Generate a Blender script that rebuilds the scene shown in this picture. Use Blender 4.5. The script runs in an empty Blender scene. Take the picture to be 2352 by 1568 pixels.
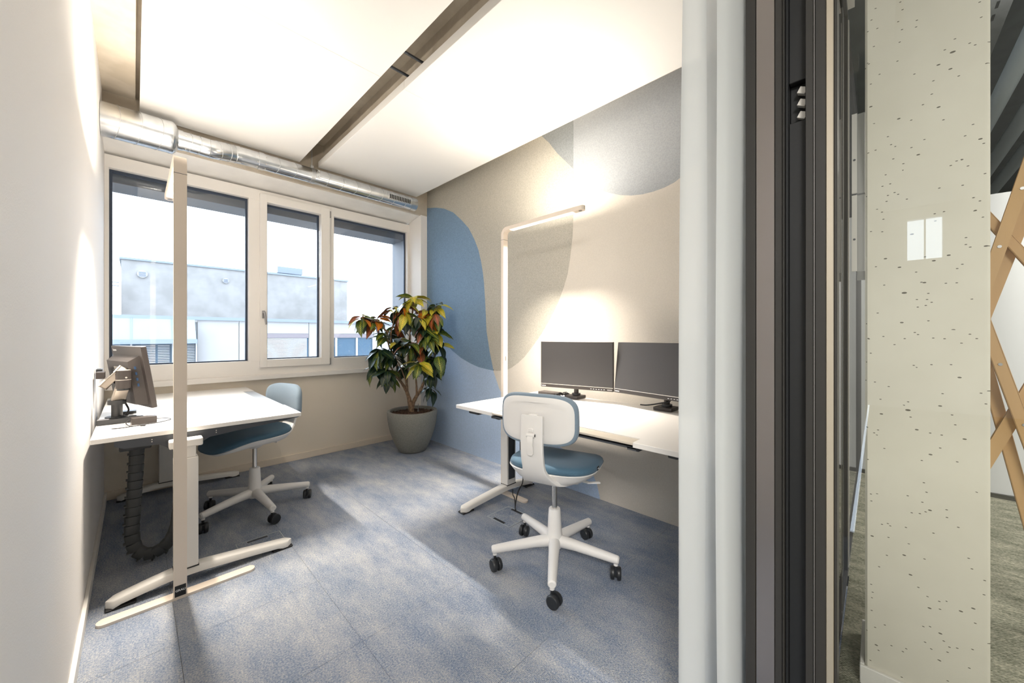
import bpy, bmesh, math, random
from mathutils import Vector, Matrix
random.seed(7)
S = bpy.context.scene
C = S.collection
PI = math.pi

# ---------------------------------------------------------------- camera, world, exposure
cam = bpy.data.cameras.new('camera'); camo = bpy.data.objects.new('camera', cam); C.objects.link(camo)
cam.sensor_width = 36.0; cam.lens = 854.0/2352*36; cam.shift_y = -13/2352.0
camo.location = (0, 0, 1.18); camo.rotation_euler = (PI/2, 0, -math.atan2(868, 854))
cam.clip_start = 0.02; cam.clip_end = 300
S.camera = camo
S.view_settings.view_transform = 'Standard'; S.view_settings.look = 'None'
S.view_settings.gamma = 1; S.view_settings.use_curve_mapping = False
S.view_settings.exposure = 0.68
world = bpy.data.worlds.new('overcast_sky'); S.world = world; world.use_nodes = True
bg = world.node_tree.nodes['Background']
bg.inputs[0].default_value = (0.76, 0.87, 1.0, 1); bg.inputs[1].default_value = 5.6

WARM = (1.0, 0.91, 0.79)
def area_light(name, loc, size, power, color=(1, 1, 1), rot=(0, 0, 0), spread=PI):
    l = bpy.data.lights.new(name, 'AREA'); l.shape = 'RECTANGLE'; l.size, l.size_y = size
    l.energy = power; l.color = color; l.spread = spread
    o = bpy.data.objects.new(name, l); o.location = loc; o.rotation_euler = rot; C.objects.link(o)
    return o
# unseen fill lamps added over corridor / lounge behind the glass front
area_light('corridor_fill', (-2.2, -1.7, 3.1), (1.6, 1.2), 235, (1.0, 0.96, 0.90))
area_light('lounge_fill', (3.6, -1.9, 2.95), (1.2, 1.2), 70, (1.0, 0.95, 0.88))
# no third fill lamp in the office ceiling zone by the door
# ---------------------------------------------------------------- materials
M = {}
def mat(name, col, rough=0.5, metal=0.0, noise=0.0, nscale=30.0, bump=0.0, bscale=200.0, spec=0.5,
        col2=None, stretch=None, emit=None, estr=0.0, coat=0.0, sheen=0.0):
    m = bpy.data.materials.new(name); m.use_nodes = True
    nt = m.node_tree; b = nt.nodes['Principled BSDF']
    b.inputs['Roughness'].default_value = rough; b.inputs['Metallic'].default_value = metal
    b.inputs['Specular IOR Level'].default_value = spec
    b.inputs['Coat Weight'].default_value = coat
    b.inputs['Sheen Weight'].default_value = sheen
    b.inputs['Base Color'].default_value = (*col, 1)
    if noise or col2 or bump:
        tc = nt.nodes.new('ShaderNodeTexCoord'); mp = nt.nodes.new('ShaderNodeMapping')
        nt.links.new(tc.outputs['Object'], mp.inputs[0])
        if stretch: mp.inputs['Scale'].default_value = stretch
    if noise or col2:
        n = nt.nodes.new('ShaderNodeTexNoise'); n.inputs['Scale'].default_value = nscale
        n.inputs['Detail'].default_value = 6; nt.links.new(mp.outputs[0], n.inputs['Vector'])
        r = nt.nodes.new('ShaderNodeValToRGB')
        c2 = col2 if col2 else tuple(c*(1-noise) for c in col)
        r.color_ramp.elements[0].color = (*c2, 1); r.color_ramp.elements[0].position = 0.35
        r.color_ramp.elements[1].color = (*col, 1); r.color_ramp.elements[1].position = 0.65
        nt.links.new(n.outputs['Fac'], r.inputs[0]); nt.links.new(r.outputs[0], b.inputs['Base Color'])
    if bump:
        n2 = nt.nodes.new('ShaderNodeTexNoise'); n2.inputs['Scale'].default_value = bscale
        n2.inputs['Detail'].default_value = 3; nt.links.new(mp.outputs[0], n2.inputs['Vector'])
        bu = nt.nodes.new('ShaderNodeBump'); bu.inputs['Strength'].default_value = bump
        bu.inputs['Distance'].default_value = 0.004
        nt.links.new(n2.outputs['Fac'], bu.inputs['Height']); nt.links.new(bu.outputs[0], b.inputs['Normal'])
    if emit:
        b.inputs['Emission Color'].default_value = (*emit, 1); b.inputs['Emission Strength'].default_value = estr
    M[name] = m
    return m

mat('wall_paint', (0.83, 0.80, 0.77), 0.85, bump=0.15, bscale=250)
mat('wall_back_paint', (0.74, 0.665, 0.56), 0.85, bump=0.15, bscale=250)
mat('frame_white', (0.80, 0.77, 0.73), 0.45)
mat('base_wood', (0.72, 0.63, 0.52), 0.5, noise=0.06, nscale=4, stretch=(1, 1, 8))
mat('panel_white', (0.80, 0.785, 0.76), 0.7, bump=0.08, bscale=600)
mat('soil', (0.13, 0.07, 0.045), 0.95, noise=0.7, nscale=90, bump=1.0, bscale=120)
mat('pot_stone', (0.27, 0.265, 0.235), 0.8, noise=0.32, nscale=160, bump=0.12, bscale=300)
mat('bark', (0.33, 0.21, 0.13), 0.85, noise=0.5, nscale=40, bump=0.5, bscale=60)
mat('galvanised', (0.74, 0.76, 0.78), 0.26, 1.0, noise=0.16, nscale=16, stretch=(1, 1, 1), bump=0.02, bscale=60)
mat('steel_dark', (0.05, 0.055, 0.065), 0.55)
mat('seam_steel', (0.6, 0.61, 0.62), 0.4, 1.0)
mat('chrome', (0.62, 0.60, 0.57), 0.22, 1.0)
mat('desk_white', (0.80, 0.775, 0.745), 0.38)
mat('powder_white', (0.72, 0.70, 0.665), 0.5, bump=0.03, bscale=500)
mat('lamp_beige', (0.74, 0.645, 0.55), 0.45, bump=0.02, bscale=500)
mat('plastic_white', (0.74, 0.72, 0.70), 0.5, bump=0.03, bscale=500)
mat('plastic_black', (0.018, 0.020, 0.023), 0.4)
mat('rubber_black', (0.012, 0.012, 0.014), 0.6)
mat('chain_grey', (0.055, 0.058, 0.060), 0.5)
mat('monitor_grey', (0.038, 0.032, 0.030), 0.45, spec=0.35)
mat('screen', (0.035, 0.033, 0.034), 0.55, spec=0.5)
mat('metal_mid', (0.34, 0.33, 0.33), 0.4, 0.8)
mat('metal_bright', (0.66, 0.62, 0.57), 0.35, 0.7)
mat('arm_bronze', (0.34, 0.30, 0.26), 0.35, 0.6)
mat('grey_inlay', (0.36, 0.39, 0.43), 0.5)
mat('notch_tan_reflection', (0.56, 0.50, 0.42), 0.5)  # tan is a reflection painted into the grey flap's colour
mat('seat_blue', (0.060, 0.135, 0.205), 0.8, noise=0.12, nscale=300, bump=0.25, bscale=800, sheen=0.15)
mat('back_blue', (0.20, 0.265, 0.33), 0.85, noise=0.12, nscale=300, bump=0.25, bscale=800, sheen=0.15)
mat('print_white', (0.8, 0.8, 0.8), 0.6)
mat('port_blue', (0.02, 0.06, 0.14), 0.5)
mat('felt_greige', (0.47, 0.445, 0.385), 0.95, noise=0.20, nscale=130, bump=0.3, bscale=400)
mat('felt_blue', (0.20, 0.305, 0.44), 0.95, noise=0.24, nscale=130, bump=0.3, bscale=400)
mat('felt_light_blue', (0.43, 0.55, 0.74), 0.95, noise=0.16, nscale=130, bump=0.3, bscale=400)
mat('felt_deep_blue', (0.15, 0.25, 0.42), 0.95, noise=0.16, nscale=130, bump=0.3, bscale=400)
mat('felt_cream', (0.62, 0.575, 0.51), 0.95, noise=0.06, nscale=130, bump=0.25, bscale=400)
mat('felt_grey', (0.27, 0.29, 0.30), 0.95, noise=0.22, nscale=130, bump=0.3, bscale=400)
mat('felt_pale_grey', (0.37, 0.39, 0.41), 0.95, noise=0.14, nscale=130, bump=0.3, bscale=400)
mat('black_metal', (0.030, 0.028, 0.026), 0.42, bump=0.03, bscale=600)
mat('black_gloss', (0.36, 0.33, 0.32), 0.30, 0.9)
mat('black_deep', (0.012, 0.013, 0.015), 0.5)
mat('champagne', (0.62, 0.55, 0.45), 0.35, 0.75)
mat('gasket', (0.03, 0.045, 0.075), 0.5)
mat('wood_pine', (0.62, 0.38, 0.17), 0.55, noise=0.25, nscale=6, stretch=(1, 1, 0.08))
mat('lounge_wall', (0.56, 0.57, 0.58), 0.85)
mat('lounge_dark', (0.10, 0.115, 0.12), 0.9, noise=0.2, nscale=8)
mat('outside_concrete', (0.52, 0.53, 0.55), 0.9, noise=0.12, nscale=1.3, bump=0.2, bscale=10)
mat('outside_panel', (0.235, 0.222, 0.212), 0.9, noise=0.07, nscale=2)
mat('outside_metal', (0.15, 0.18, 0.185), 0.5, noise=0.12, nscale=1.5, stretch=(1, 1, 0.2))
mat('outside_cap', (0.12, 0.14, 0.17), 0.5)
mat('outside_glass', (0.03, 0.06, 0.09), 0.25)
mat('outside_blind', (0.24, 0.235, 0.235), 0.6)
mat('outside_header', (0.12, 0.10, 0.105), 0.6)
mat('outside_lintel', (0.13, 0.132, 0.14), 0.6)
mat('outside_gravel', (0.20, 0.20, 0.20), 0.95)
mat('pod_grey', (0.30, 0.30, 0.29), 0.6)
mat('pod_blue', (0.34, 0.40, 0.48), 0.5)
mat('lamp_up', (1, 1, 1), 0.5, emit=(1.0, 0.86, 0.66), estr=9.0)
mat('lamp_down', (0.9, 0.9, 0.9), 0.5, emit=(1.0, 0.87, 0.70), estr=1.6)

def concrete(name, c1, c2, speck=False, dark=(0.13, 0.115, 0.09)):
    m = mat(name, c1, 0.85); nt = m.node_tree; b = nt.nodes['Principled BSDF']; L = nt.links
    tc = nt.nodes.new('ShaderNodeTexCoord')
    n1 = nt.nodes.new('ShaderNodeTexNoise'); n1.inputs['Scale'].default_value = 2.2; n1.inputs['Detail'].default_value = 9
    n1.inputs['Roughness'].default_value = 0.62
    L.new(tc.outputs['Object'], n1.inputs['Vector'])
    r = nt.nodes.new('ShaderNodeValToRGB'); r.color_ramp.elements[0].position = 0.36; r.color_ramp.elements[1].position = 0.62
    r.color_ramp.elements[0].color = (*c2, 1); r.color_ramp.elements[1].color = (*c1, 1)
    L.new(n1.outputs['Fac'], r.inputs[0])
    out = r.outputs[0]
    bu = nt.nodes.new('ShaderNodeBump'); bu.inputs['Strength'].default_value = 0.35; bu.inputs['Distance'].default_value = 0.004
    L.new(n1.outputs['Fac'], bu.inputs['Height'])
    if speck:      # bug holes cast into the face
        acc = None
        sxyz = nt.nodes.new('ShaderNodeSeparateXYZ'); L.new(tc.outputs['Object'], sxyz.inputs[0])
        uu = nt.nodes.new('ShaderNodeMath'); uu.operation = 'MULTIPLY_ADD'; uu.inputs[1].default_value = 0.77
        L.new(sxyz.outputs[0], uu.inputs[0]); L.new(sxyz.outputs[1], uu.inputs[2])
        cxy = nt.nodes.new('ShaderNodeCombineXYZ'); L.new(uu.outputs[0], cxy.inputs[0]); L.new(sxyz.outputs[2], cxy.inputs[1])
        for sc, th, den in ((42, 0.11, 0.95), (20, 0.075, 0.98), (85, 0.15, 0.945)):
            mp = nt.nodes.new('ShaderNodeMapping'); mp.inputs['Scale'].default_value = (0.62, 1.25, 1)
            mp.inputs['Location'].default_value = (sc*0.37, sc*0.11, 0); mp.inputs['Rotation'].default_value = (0, 0, 0.45)
            L.new(cxy.outputs[0], mp.inputs[0])
            v = nt.nodes.new('ShaderNodeTexVoronoi'); v.voronoi_dimensions = '2D'; v.inputs['Scale'].default_value = sc
            L.new(mp.outputs[0], v.inputs['Vector'])
            lt = nt.nodes.new('ShaderNodeMath'); lt.operation = 'LESS_THAN'; lt.inputs[1].default_value = th
            L.new(v.outputs['Distance'], lt.inputs[0])
            sp = nt.nodes.new('ShaderNodeSeparateColor'); L.new(v.outputs['Color'], sp.inputs[0])
            gt = nt.nodes.new('ShaderNodeMath'); gt.operation = 'GREATER_THAN'; gt.inputs[1].default_value = den
            L.new(sp.outputs[0], gt.inputs[0])
            mu = nt.nodes.new('ShaderNodeMath'); mu.operation = 'MULTIPLY'
            L.new(lt.outputs[0], mu.inputs[0]); L.new(gt.outputs[0], mu.inputs[1])
            if acc is None: acc = mu.outputs[0]
            else:
                mx = nt.nodes.new('ShaderNodeMath'); mx.operation = 'MAXIMUM'
                L.new(acc, mx.inputs[0]); L.new(mu.outputs[0], mx.inputs[1]); acc = mx.outputs[0]
        mix = nt.nodes.new('ShaderNodeMix'); mix.data_type = 'RGBA'
        L.new(acc, mix.inputs['Factor']); L.new(out, mix.inputs['A']); mix.inputs['B'].default_value = (*dark, 1)
        out = mix.outputs['Result']
        ma = nt.nodes.new('ShaderNodeMath'); ma.operation = 'MULTIPLY'; ma.inputs[1].default_value = -1.0
        L.new(acc, ma.inputs[0]); L.new(ma.outputs[0], bu.inputs['Height'])
    L.new(out, b.inputs['Base Color']); L.new(bu.outputs[0], b.inputs['Normal'])
    return m
concrete('slab_concrete', (0.60, 0.54, 0.45), (0.43, 0.37, 0.29))
mat('soffit_grey', (0.82, 0.80, 0.77), 0.85, noise=0.08, nscale=6)
mat('pipe_grey', (0.46, 0.52, 0.56), 0.35)
concrete('pillar_concrete', (0.72, 0.68, 0.60), (0.66, 0.62, 0.54), True)
concrete('building_concrete', (0.205, 0.195, 0.185), (0.16, 0.152, 0.142))

def carpet(name, stops, patch, weave, wang=0.0, fine=(0.5, 0.7)):
    m = mat(name, (0.3, 0.3, 0.3), 0.98, spec=0.1); nt = m.node_tree; b = nt.nodes['Principled BSDF']; L = nt.links
    tc = nt.nodes.new('ShaderNodeTexCoord'); mp = nt.nodes.new('ShaderNodeMapping')
    mp.inputs['Rotation'].default_value = (0, 0, wang)
    mp.inputs['Scale'].default_value = (1.0, 1.0, 1.0)
    L.new(tc.outputs['Object'], mp.inputs[0])
    n = nt.nodes.new('ShaderNodeTexNoise'); n.inputs['Scale'].default_value = patch; n.inputs['Detail'].default_value = 6
    n.inputs['Roughness'].default_value = 0.72
    mp2 = nt.nodes.new('ShaderNodeMapping'); mp2.inputs['Scale'].default_value = (2.6, 1, 1)
    L.new(tc.outputs['Object'], mp2.inputs[0]); L.new(mp2.outputs[0], n.inputs['Vector'])
    f = nt.nodes.new('ShaderNodeTexNoise'); f.inputs['Scale'].default_value = weave*0.9; f.inputs['Detail'].default_value = 2
    L.new(mp.outputs[0], f.inputs['Vector'])
    ad = nt.nodes.new('ShaderNodeMath'); ad.operation = 'MULTIPLY_ADD'; ad.inputs[1].default_value = fine[0]
    L.new(f.outputs['Fac'], ad.inputs[0])
    mu = nt.nodes.new('ShaderNodeMath'); mu.operation = 'MULTIPLY'; mu.inputs[1].default_value = fine[1]
    L.new(n.outputs['Fac'], mu.inputs[0]); L.new(mu.outputs[0], ad.inputs[2])
    r = nt.nodes.new('ShaderNodeValToRGB')
    r.color_ramp.elements[0].position = stops[0][0]; r.color_ramp.elements[0].color = (*stops[0][1], 1)
    r.color_ramp.elements[1].position = stops[-1][0]; r.color_ramp.elements[1].color = (*stops[-1][1], 1)
    for p, c in stops[1:-1]:
        e = r.color_ramp.elements.new(p); e.color = (*c, 1)
    L.new(ad.outputs[0], r.inputs[0]); L.new(r.outputs[0], b.inputs['Base Color'])
    w = nt.nodes.new('ShaderNodeTexVoronoi'); w.inputs['Scale'].default_value = weave; w.inputs['Randomness'].default_value = 0.45
    L.new(mp.outputs[0], w.inputs['Vector'])
    bu = nt.nodes.new('ShaderNodeBump'); bu.inputs['Strength'].default_value = 0.9; bu.inputs['Distance'].default_value = 0.004
    bu.invert = True
    L.new(w.outputs['Distance'], bu.inputs['Height']); L.new(bu.outputs[0], b.inputs['Normal'])
    return m
carpet('carpet_blue', [(0.36, (0.105, 0.145, 0.225)), (0.52, (0.20, 0.242, 0.322)), (0.66, (0.335, 0.355, 0.395)), (0.82, (0.49, 0.485, 0.475))], 2.6, 190, fine=(0.62, 0.58))
carpet('carpet_green', [(0.42, (0.09, 0.095, 0.065)), (0.58, (0.21, 0.21, 0.165)), (0.78, (0.40, 0.38, 0.30))], 7.0, 120, 0.6)

# sheer curtain
m = mat('sheer', (0.68, 0.70, 0.70), 0.9); nt = m.node_tree; b = nt.nodes['Principled BSDF']
tr = nt.nodes.new('ShaderNodeBsdfTransparent'); tl = nt.nodes.new('ShaderNodeBsdfTranslucent')
tl.inputs[0].default_value = (0.62, 0.65, 0.67, 1); mx1 = nt.nodes.new('ShaderNodeMixShader'); mx2 = nt.nodes.new('ShaderNodeMixShader')
mx1.inputs[0].default_value = 0.35; mx2.inputs[0].default_value = 0.10
nt.links.new(b.outputs[0], mx1.inputs[1]); nt.links.new(tl.outputs[0], mx1.inputs[2])
nt.links.new(mx1.outputs[0], mx2.inputs[1]); nt.links.new(tr.outputs[0], mx2.inputs[2])
nt.links.new(mx2.outputs[0], nt.nodes['Material Output'].inputs[0])
# clear glass: transparent with fresnel reflection
def glass(name, tint):
    m = bpy.data.materials.new(name); m.use_nodes = True; nt = m.node_tree; nt.nodes.remove(nt.nodes['Principled BSDF'])
    tr = nt.nodes.new('ShaderNodeBsdfTransparent'); tr.inputs[0].default_value = (*tint, 1)
    gl = nt.nodes.new('ShaderNodeBsdfGlossy'); gl.inputs['Roughness'].default_value = 0.0
    fr = nt.nodes.new('ShaderNodeFresnel'); fr.inputs[0].default_value = 1.45
    mx = nt.nodes.new('ShaderNodeMixShader')
    nt.links.new(fr.outputs[0], mx.inputs[0]); nt.links.new(tr.outputs[0], mx.inputs[1]); nt.links.new(gl.outputs[0], mx.inputs[2])
    nt.links.new(mx.outputs[0], nt.nodes['Material Output'].inputs[0]); M[name] = m
glass('glass_clear', (0.96, 0.98, 1.0)); glass('glass_door', (0.97, 0.98, 0.97))

# leaves: midrib and side veins from the leaf's own UVs
def leaf_mat(name, body, vein, edge, amt):
    m = mat(name, body, 0.32, spec=0.5); nt = m.node_tree; b = nt.nodes['Principled BSDF']; L = nt.links
    uv = nt.nodes.new('ShaderNodeTexCoord'); sx = nt.nodes.new('ShaderNodeSeparateXYZ'); L.new(uv.outputs['UV'], sx.inputs[0])
    def mth(op, a, bb=None, c=None):
        n = nt.nodes.new('ShaderNodeMath'); n.operation = op
        for i, v in enumerate((a, bb, c)):
            if v is None: continue
            if isinstance(v, (int, float)): n.inputs[i].default_value = v
            else: L.new(v, n.inputs[i])
        return n.outputs[0]
    s = mth('ABSOLUTE', mth('SUBTRACT', sx.outputs[0], 0.5))
    mid = mth('LESS_THAN', s, 0.035)
    t = mth('MULTIPLY_ADD', sx.outputs[1], 62.0, mth('MULTIPLY', s, -42.0))
    nz = nt.nodes.new('ShaderNodeTexNoise'); nz.inputs['Scale'].default_value = 9; L.new(uv.outputs['UV'], nz.inputs['Vector'])
    st = mth('GREATER_THAN', mth('ADD', mth('SINE', t), mth('MULTIPLY', mth('SUBTRACT', nz.outputs['Fac'], 0.5), 2.4)), amt)
    fac = mth('MAXIMUM', mid, st)
    mix = nt.nodes.new('ShaderNodeMix'); mix.data_type = 'RGBA'; L.new(fac, mix.inputs['Factor'])
    mix.inputs['A'].default_value = (*body, 1)
    mx2 = nt.nodes.new('ShaderNodeMix'); mx2.data_type = 'RGBA'; L.new(mth('MULTIPLY', s, 2.0), mx2.inputs['Factor'])
    mx2.inputs['A'].default_value = (*vein, 1); mx2.inputs['B'].default_value = (*edge, 1)
    L.new(mx2.outputs['Result'], mix.inputs['B']); L.new(mix.outputs['Result'], b.inputs['Base Color'])
leaf_mat('leaf_yellow', (0.09, 0.18, 0.02), (0.85, 0.62, 0.06), (0.62, 0.55, 0.05), -0.3)
leaf_mat('leaf_green', (0.015, 0.05, 0.015), (0.42, 0.42, 0.05), (0.10, 0.20, 0.03), 0.55)
leaf_mat('leaf_dark', (0.010, 0.028, 0.016), (0.10, 0.13, 0.03), (0.02, 0.05, 0.02), 1.3)
leaf_mat('leaf_orange', (0.30, 0.09, 0.015), (0.88, 0.36, 0.03), (0.80, 0.16, 0.02), -0.5)
leaf_mat('leaf_red', (0.035, 0.035, 0.012), (0.62, 0.13, 0.05), (0.35, 0.12, 0.04), 0.35)

# ---------------------------------------------------------------- helpers
def empty(name, label=None, cat=None, loc=(0, 0, 0), rz=0.0, group=None, kind=None):
    o = bpy.data.objects.new(name, None); o.empty_display_size = 0.1; C.objects.link(o)
    o.location = loc; o.rotation_euler = (0, 0, rz)
    if label: o['label'] = label
    if cat: o['category'] = cat
    if group: o['group'] = group
    if kind: o['kind'] = kind
    return o
def tag(o, label=None, cat=None, group=None, kind=None):
    if label: o['label'] = label
    if cat: o['category'] = cat
    if group: o['group'] = group
    if kind: o['kind'] = kind
    return o
class B:
    def __init__(s): s.bm = bmesh.new()
    def box(s, x0, x1, y0, y1, z0, z1, bev=0.0, seg=2):
        r = bmesh.ops.create_cube(s.bm, size=1.0)
        vs = r['verts']
        for v in vs:
            v.co = Vector(((x0+x1)/2+v.co.x*(x1-x0), (y0+y1)/2+v.co.y*(y1-y0), (z0+z1)/2+v.co.z*(z1-z0)))
        if bev:
            es = list({e for v in vs for e in v.link_edges})
            bmesh.ops.bevel(s.bm, geom=es, offset=bev, segments=seg, affect='EDGES', profile=0.5)
        return s
    def obox(s, c, half, rot, bev=0.0):      # oriented box
        r = bmesh.ops.create_cube(s.bm, size=2.0); vs = r['verts']
        for v in vs:
            v.co = Vector(c)+rot @ Vector((v.co.x*half[0], v.co.y*half[1], v.co.z*half[2]))
        if bev:
            es = list({e for v in vs for e in v.link_edges})
            bmesh.ops.bevel(s.bm, geom=es, offset=bev, segments=2, affect='EDGES', profile=0.5)
        return s
    def loft(s, rings, cap=True, closed=True):
        vr = [[s.bm.verts.new(p) for p in r] for r in rings]
        n = len(rings[0])
        for a, bb in zip(vr[:-1], vr[1:]):
            for i in range(n if closed else n-1):
                j = (i+1) % n
                try: s.bm.faces.new((a[i], a[j], bb[j], bb[i]))
                except ValueError: pass
        if cap and closed:
            s.bm.faces.new(list(reversed(vr[0]))); s.bm.faces.new(vr[-1])
        return s
    def tube(s, pts, rad, n=12, cap=True):
        pts = [Vector(p) for p in pts]
        if not isinstance(rad, (list, tuple)): rad = [rad]*len(pts)
        rings = []; up = None
        for i, p in enumerate(pts):
            t = (pts[min(i+1, len(pts)-1)]-pts[max(i-1, 0)]).normalized()
            if up is None:
                up = Vector((0, 0, 1)) if abs(t.z) < 0.9 else Vector((1, 0, 0))
            u = (up-t*up.dot(t))
            if u.length < 1e-4: u = t.orthogonal()
            u.normalize(); up = u; w = t.cross(u)
            rings.append([p+(u*math.cos(2*PI*k/n)+w*math.sin(2*PI*k/n))*rad[i] for k in range(n)])
        return s.loft(rings, cap)
    def prism(s, poly, axis, a, bb):      # poly of 2D points extruded along axis from a to bb
        def P3(p, v):
            return {'x': (v, p[0], p[1]), 'y': (p[0], v, p[1]), 'z': (p[0], p[1], v)}[axis]
        return s.loft([[P3(p, a) for p in poly], [P3(p, bb) for p in poly]])
    def make(s, name, m, parent=None, label=None, off=None, smooth=False, kind=None, shift=True):
        if off is None:
            off = (0, 0, 0)
            p = parent
            if shift and p is not None:
                while p.parent: p = p.parent
                off = tuple(p.location)
        if off != (0, 0, 0):
            for v in s.bm.verts: v.co -= Vector(off)
        bmesh.ops.recalc_face_normals(s.bm, faces=s.bm.faces[:])
        me = bpy.data.meshes.new(name); s.bm.to_mesh(me); s.bm.free()
        me.materials.append(M[m])
        if smooth:
            for p in me.polygons: p.use_smooth = True
            try: me.set_sharp_from_angle(angle=math.radians(38 if smooth is True else smooth))
            except Exception: pass
        o = bpy.data.objects.new(name, me); C.objects.link(o); o.parent = parent
        if label: o['label'] = label
        if kind: o['kind'] = kind
        return o
def structure(name, b, m, smooth=False, label=None):
    o = b.make(name, m, smooth=smooth); o['kind'] = 'structure'
    if label: o['label'] = label
    return o
def mesh_copy(o, parent, loc=None, rot=None, scale=None):
    c = o.copy(); C.objects.link(c); c.parent = parent
    if loc is not None: c.location = loc
    if rot is not None: c.rotation_euler = rot
    if scale is not None: c.scale = scale
    return c
def copy_tree(o, parent=None):
    c = o.copy(); C.objects.link(c); c.parent = parent
    for ch in list(o.children): copy_tree(ch, c)
    return c
def text(name, body, size, m, parent, loc, rot, ext=0.0004, bold=0.0):
    cu = bpy.data.curves.new(name, 'FONT'); cu.body = body; cu.size = size; cu.extrude = ext; cu.align_x = 'CENTER'; cu.align_y = 'CENTER'
    cu.offset = bold; cu.resolution_u = 3
    t = bpy.data.objects.new(name, cu); C.objects.link(t)
    me = bpy.data.meshes.new_from_object(t.evaluated_get(bpy.context.evaluated_depsgraph_get()))
    C.objects.unlink(t); bpy.data.objects.remove(t)
    me.materials.clear(); me.materials.append(M[m])
    o = bpy.data.objects.new(name, me); C.objects.link(o); o.parent = parent; o.location = loc; o.rotation_euler = rot
    return o
def sup(a, b_, n=4.0, k=40):      # superellipse
    r = []
    for i in range(k):
        t = 2*PI*i/k; c, s_ = math.cos(t), math.sin(t)
        r.append((a*math.copysign(abs(c)**(2/n), c), b_*math.copysign(abs(s_)**(2/n), s_)))
    return r
def smooth_path(pts, sub=6):      # Catmull-Rom
    P = [Vector(p) for p in pts]; out = []
    for i in range(len(P)-1):
        p0, p1, p2, p3 = P[max(i-1, 0)], P[i], P[i+1], P[min(i+2, len(P)-1)]
        for k in range(sub):
            t = k/sub
            out.append(0.5*((2*p1)+(p2-p0)*t+(2*p0-5*p1+4*p2-p3)*t*t+(3*p1-p0-3*p2+p3)*t**3))
    out.append(P[-1]); return out

# ---------------------------------------------------------------- setting: shell
XL, XR, YB = -0.15, 2.36, 3.945          # left wall, felt wall, window wall
YF = 0.10                                # glass front
ZC = 2.95
floor = structure('floor', B().box(XL-0.1, XR+0.1, YF, YB+0.1, -0.12, -0.008), 'black_deep')
# carpet tiles 50 x 50 laid in the office
k = 0; tb = {}
xs = [XL, 0.12, 0.62, 1.12, 1.62, 2.12, XR]; ys = [YF, 0.42, 0.92, 1.42, 1.92, 2.42, 2.92, 3.42, YB]
for i in range(len(xs)-1):
    for j in range(len(ys)-1):
        g = 0.0006
        B().box(xs[i]+g, xs[i+1]-g, ys[j]+g, ys[j+1]-g, -0.008, 0.0).make('carpet_tile', 'carpet_blue', floor)
structure('floor_lounge', B().box(XR+0.1, 12.0, -4.0, 3.0, -0.12, 0.0), 'carpet_green')
structure('floor_corridor', B().box(-6.0, XR+0.1, -4.0, YF, -0.12, 0.0), 'carpet_green')
structure('wall_left', B().box(XL-0.12, XL, YF+0.02, YB+0.3, 0, ZC), 'wall_paint')
structure('baseboard_left', B().box(XL, XL+0.013, YF+0.02, YB, 0, 0.06, 0.002), 'frame_white')
structure('wall_back', B().box(XL, XR, YB, YB+0.10, 0, 0.815), 'wall_back_paint')
structure('baseboard_back', B().box(XL+0.013, 2.28, YB-0.013, YB, 0, 0.06, 0.002), 'base_wood')
# reveal boxing beside the window, full height
structure('wall_reveal', B().box(2.28, XR, 3.69, YB, 0, 2.549), 'wall_paint')
# concrete beam over the window with a sloping soffit
structure('ceiling_beam', B().prism([(3.69, 2.55), (YB+0.25, 2.47), (YB+0.25, ZC), (3.69, ZC)], 'x', XL, XR+0.1), 'slab_concrete')
structure('beam_soffit', B().prism([(3.715, 2.543), (YB+0.2, 2.474), (YB+0.2, 2.484), (3.715, 2.553)], 'x', XL, 2.279), 'soffit_grey')
structure('ceiling', B().box(XL-0.12, XR+0.1, YF-0.2, YB+0.25, ZC, ZC+0.15), 'slab_concrete')
structure('ceiling_rib', B().box(XL, 0.006, YF, 3.69, 2.82, ZC), 'slab_concrete')
structure('added_slot_step', B().box(0.006, 0.045, YF, 3.69, 2.842, ZC), 'slab_concrete')  # added step, shaped to catch light where the open slot stays dark
structure('ceiling_rib.001', B().box(1.24, XR, YF, 3.69, 2.83, ZC), 'slab_concrete')
structure('ceiling_lounge', B().box(XR+0.1, 12, -4, 3, 3.25, 3.4), 'lounge_dark')
structure('ceiling_corridor', B().box(-6.1, XR+0.1, -4.1, YF+0.14, 3.25, 3.4), 'lounge_wall')
structure('wall_corridor', B().box(-6.0, 12.0, -4.1, -4.0, 0, 3.3), 'lounge_wall')
structure('wall_corridor_end', B().box(-6.1, -6.0, -4.0, -0.72, 0, 3.25).box(-6.1, -6.0, -0.34, 0.2, 0, 3.25).box(-6.1, -6.0, -0.72, -0.34, 0, 2.40).box(-6.1, -6.0, -0.72, -0.34, 3.05, 3.25).box(-6.05, -6.03, -0.545, -0.525, 2.40, 3.05), 'lounge_wall')
structure('wall_corridor_side', B().box(-6.0, XL-0.12, 0.12, 0.24, 0, 3.3), 'lounge_wall')
structure('wall_far', B().box(12.0, 12.1, -4.0, 3.0, 0, 3.3), 'lounge_wall')
structure('wall_lounge_side', B().box(XR+0.1, 12.0, 3.0, 3.1, 0, 3.3), 'lounge_wall')
structure('wall_front', B().box(XL-0.12, XR+0.1, YF-0.02, YF+0.10, 2.78, 3.25), 'wall_paint')

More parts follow.
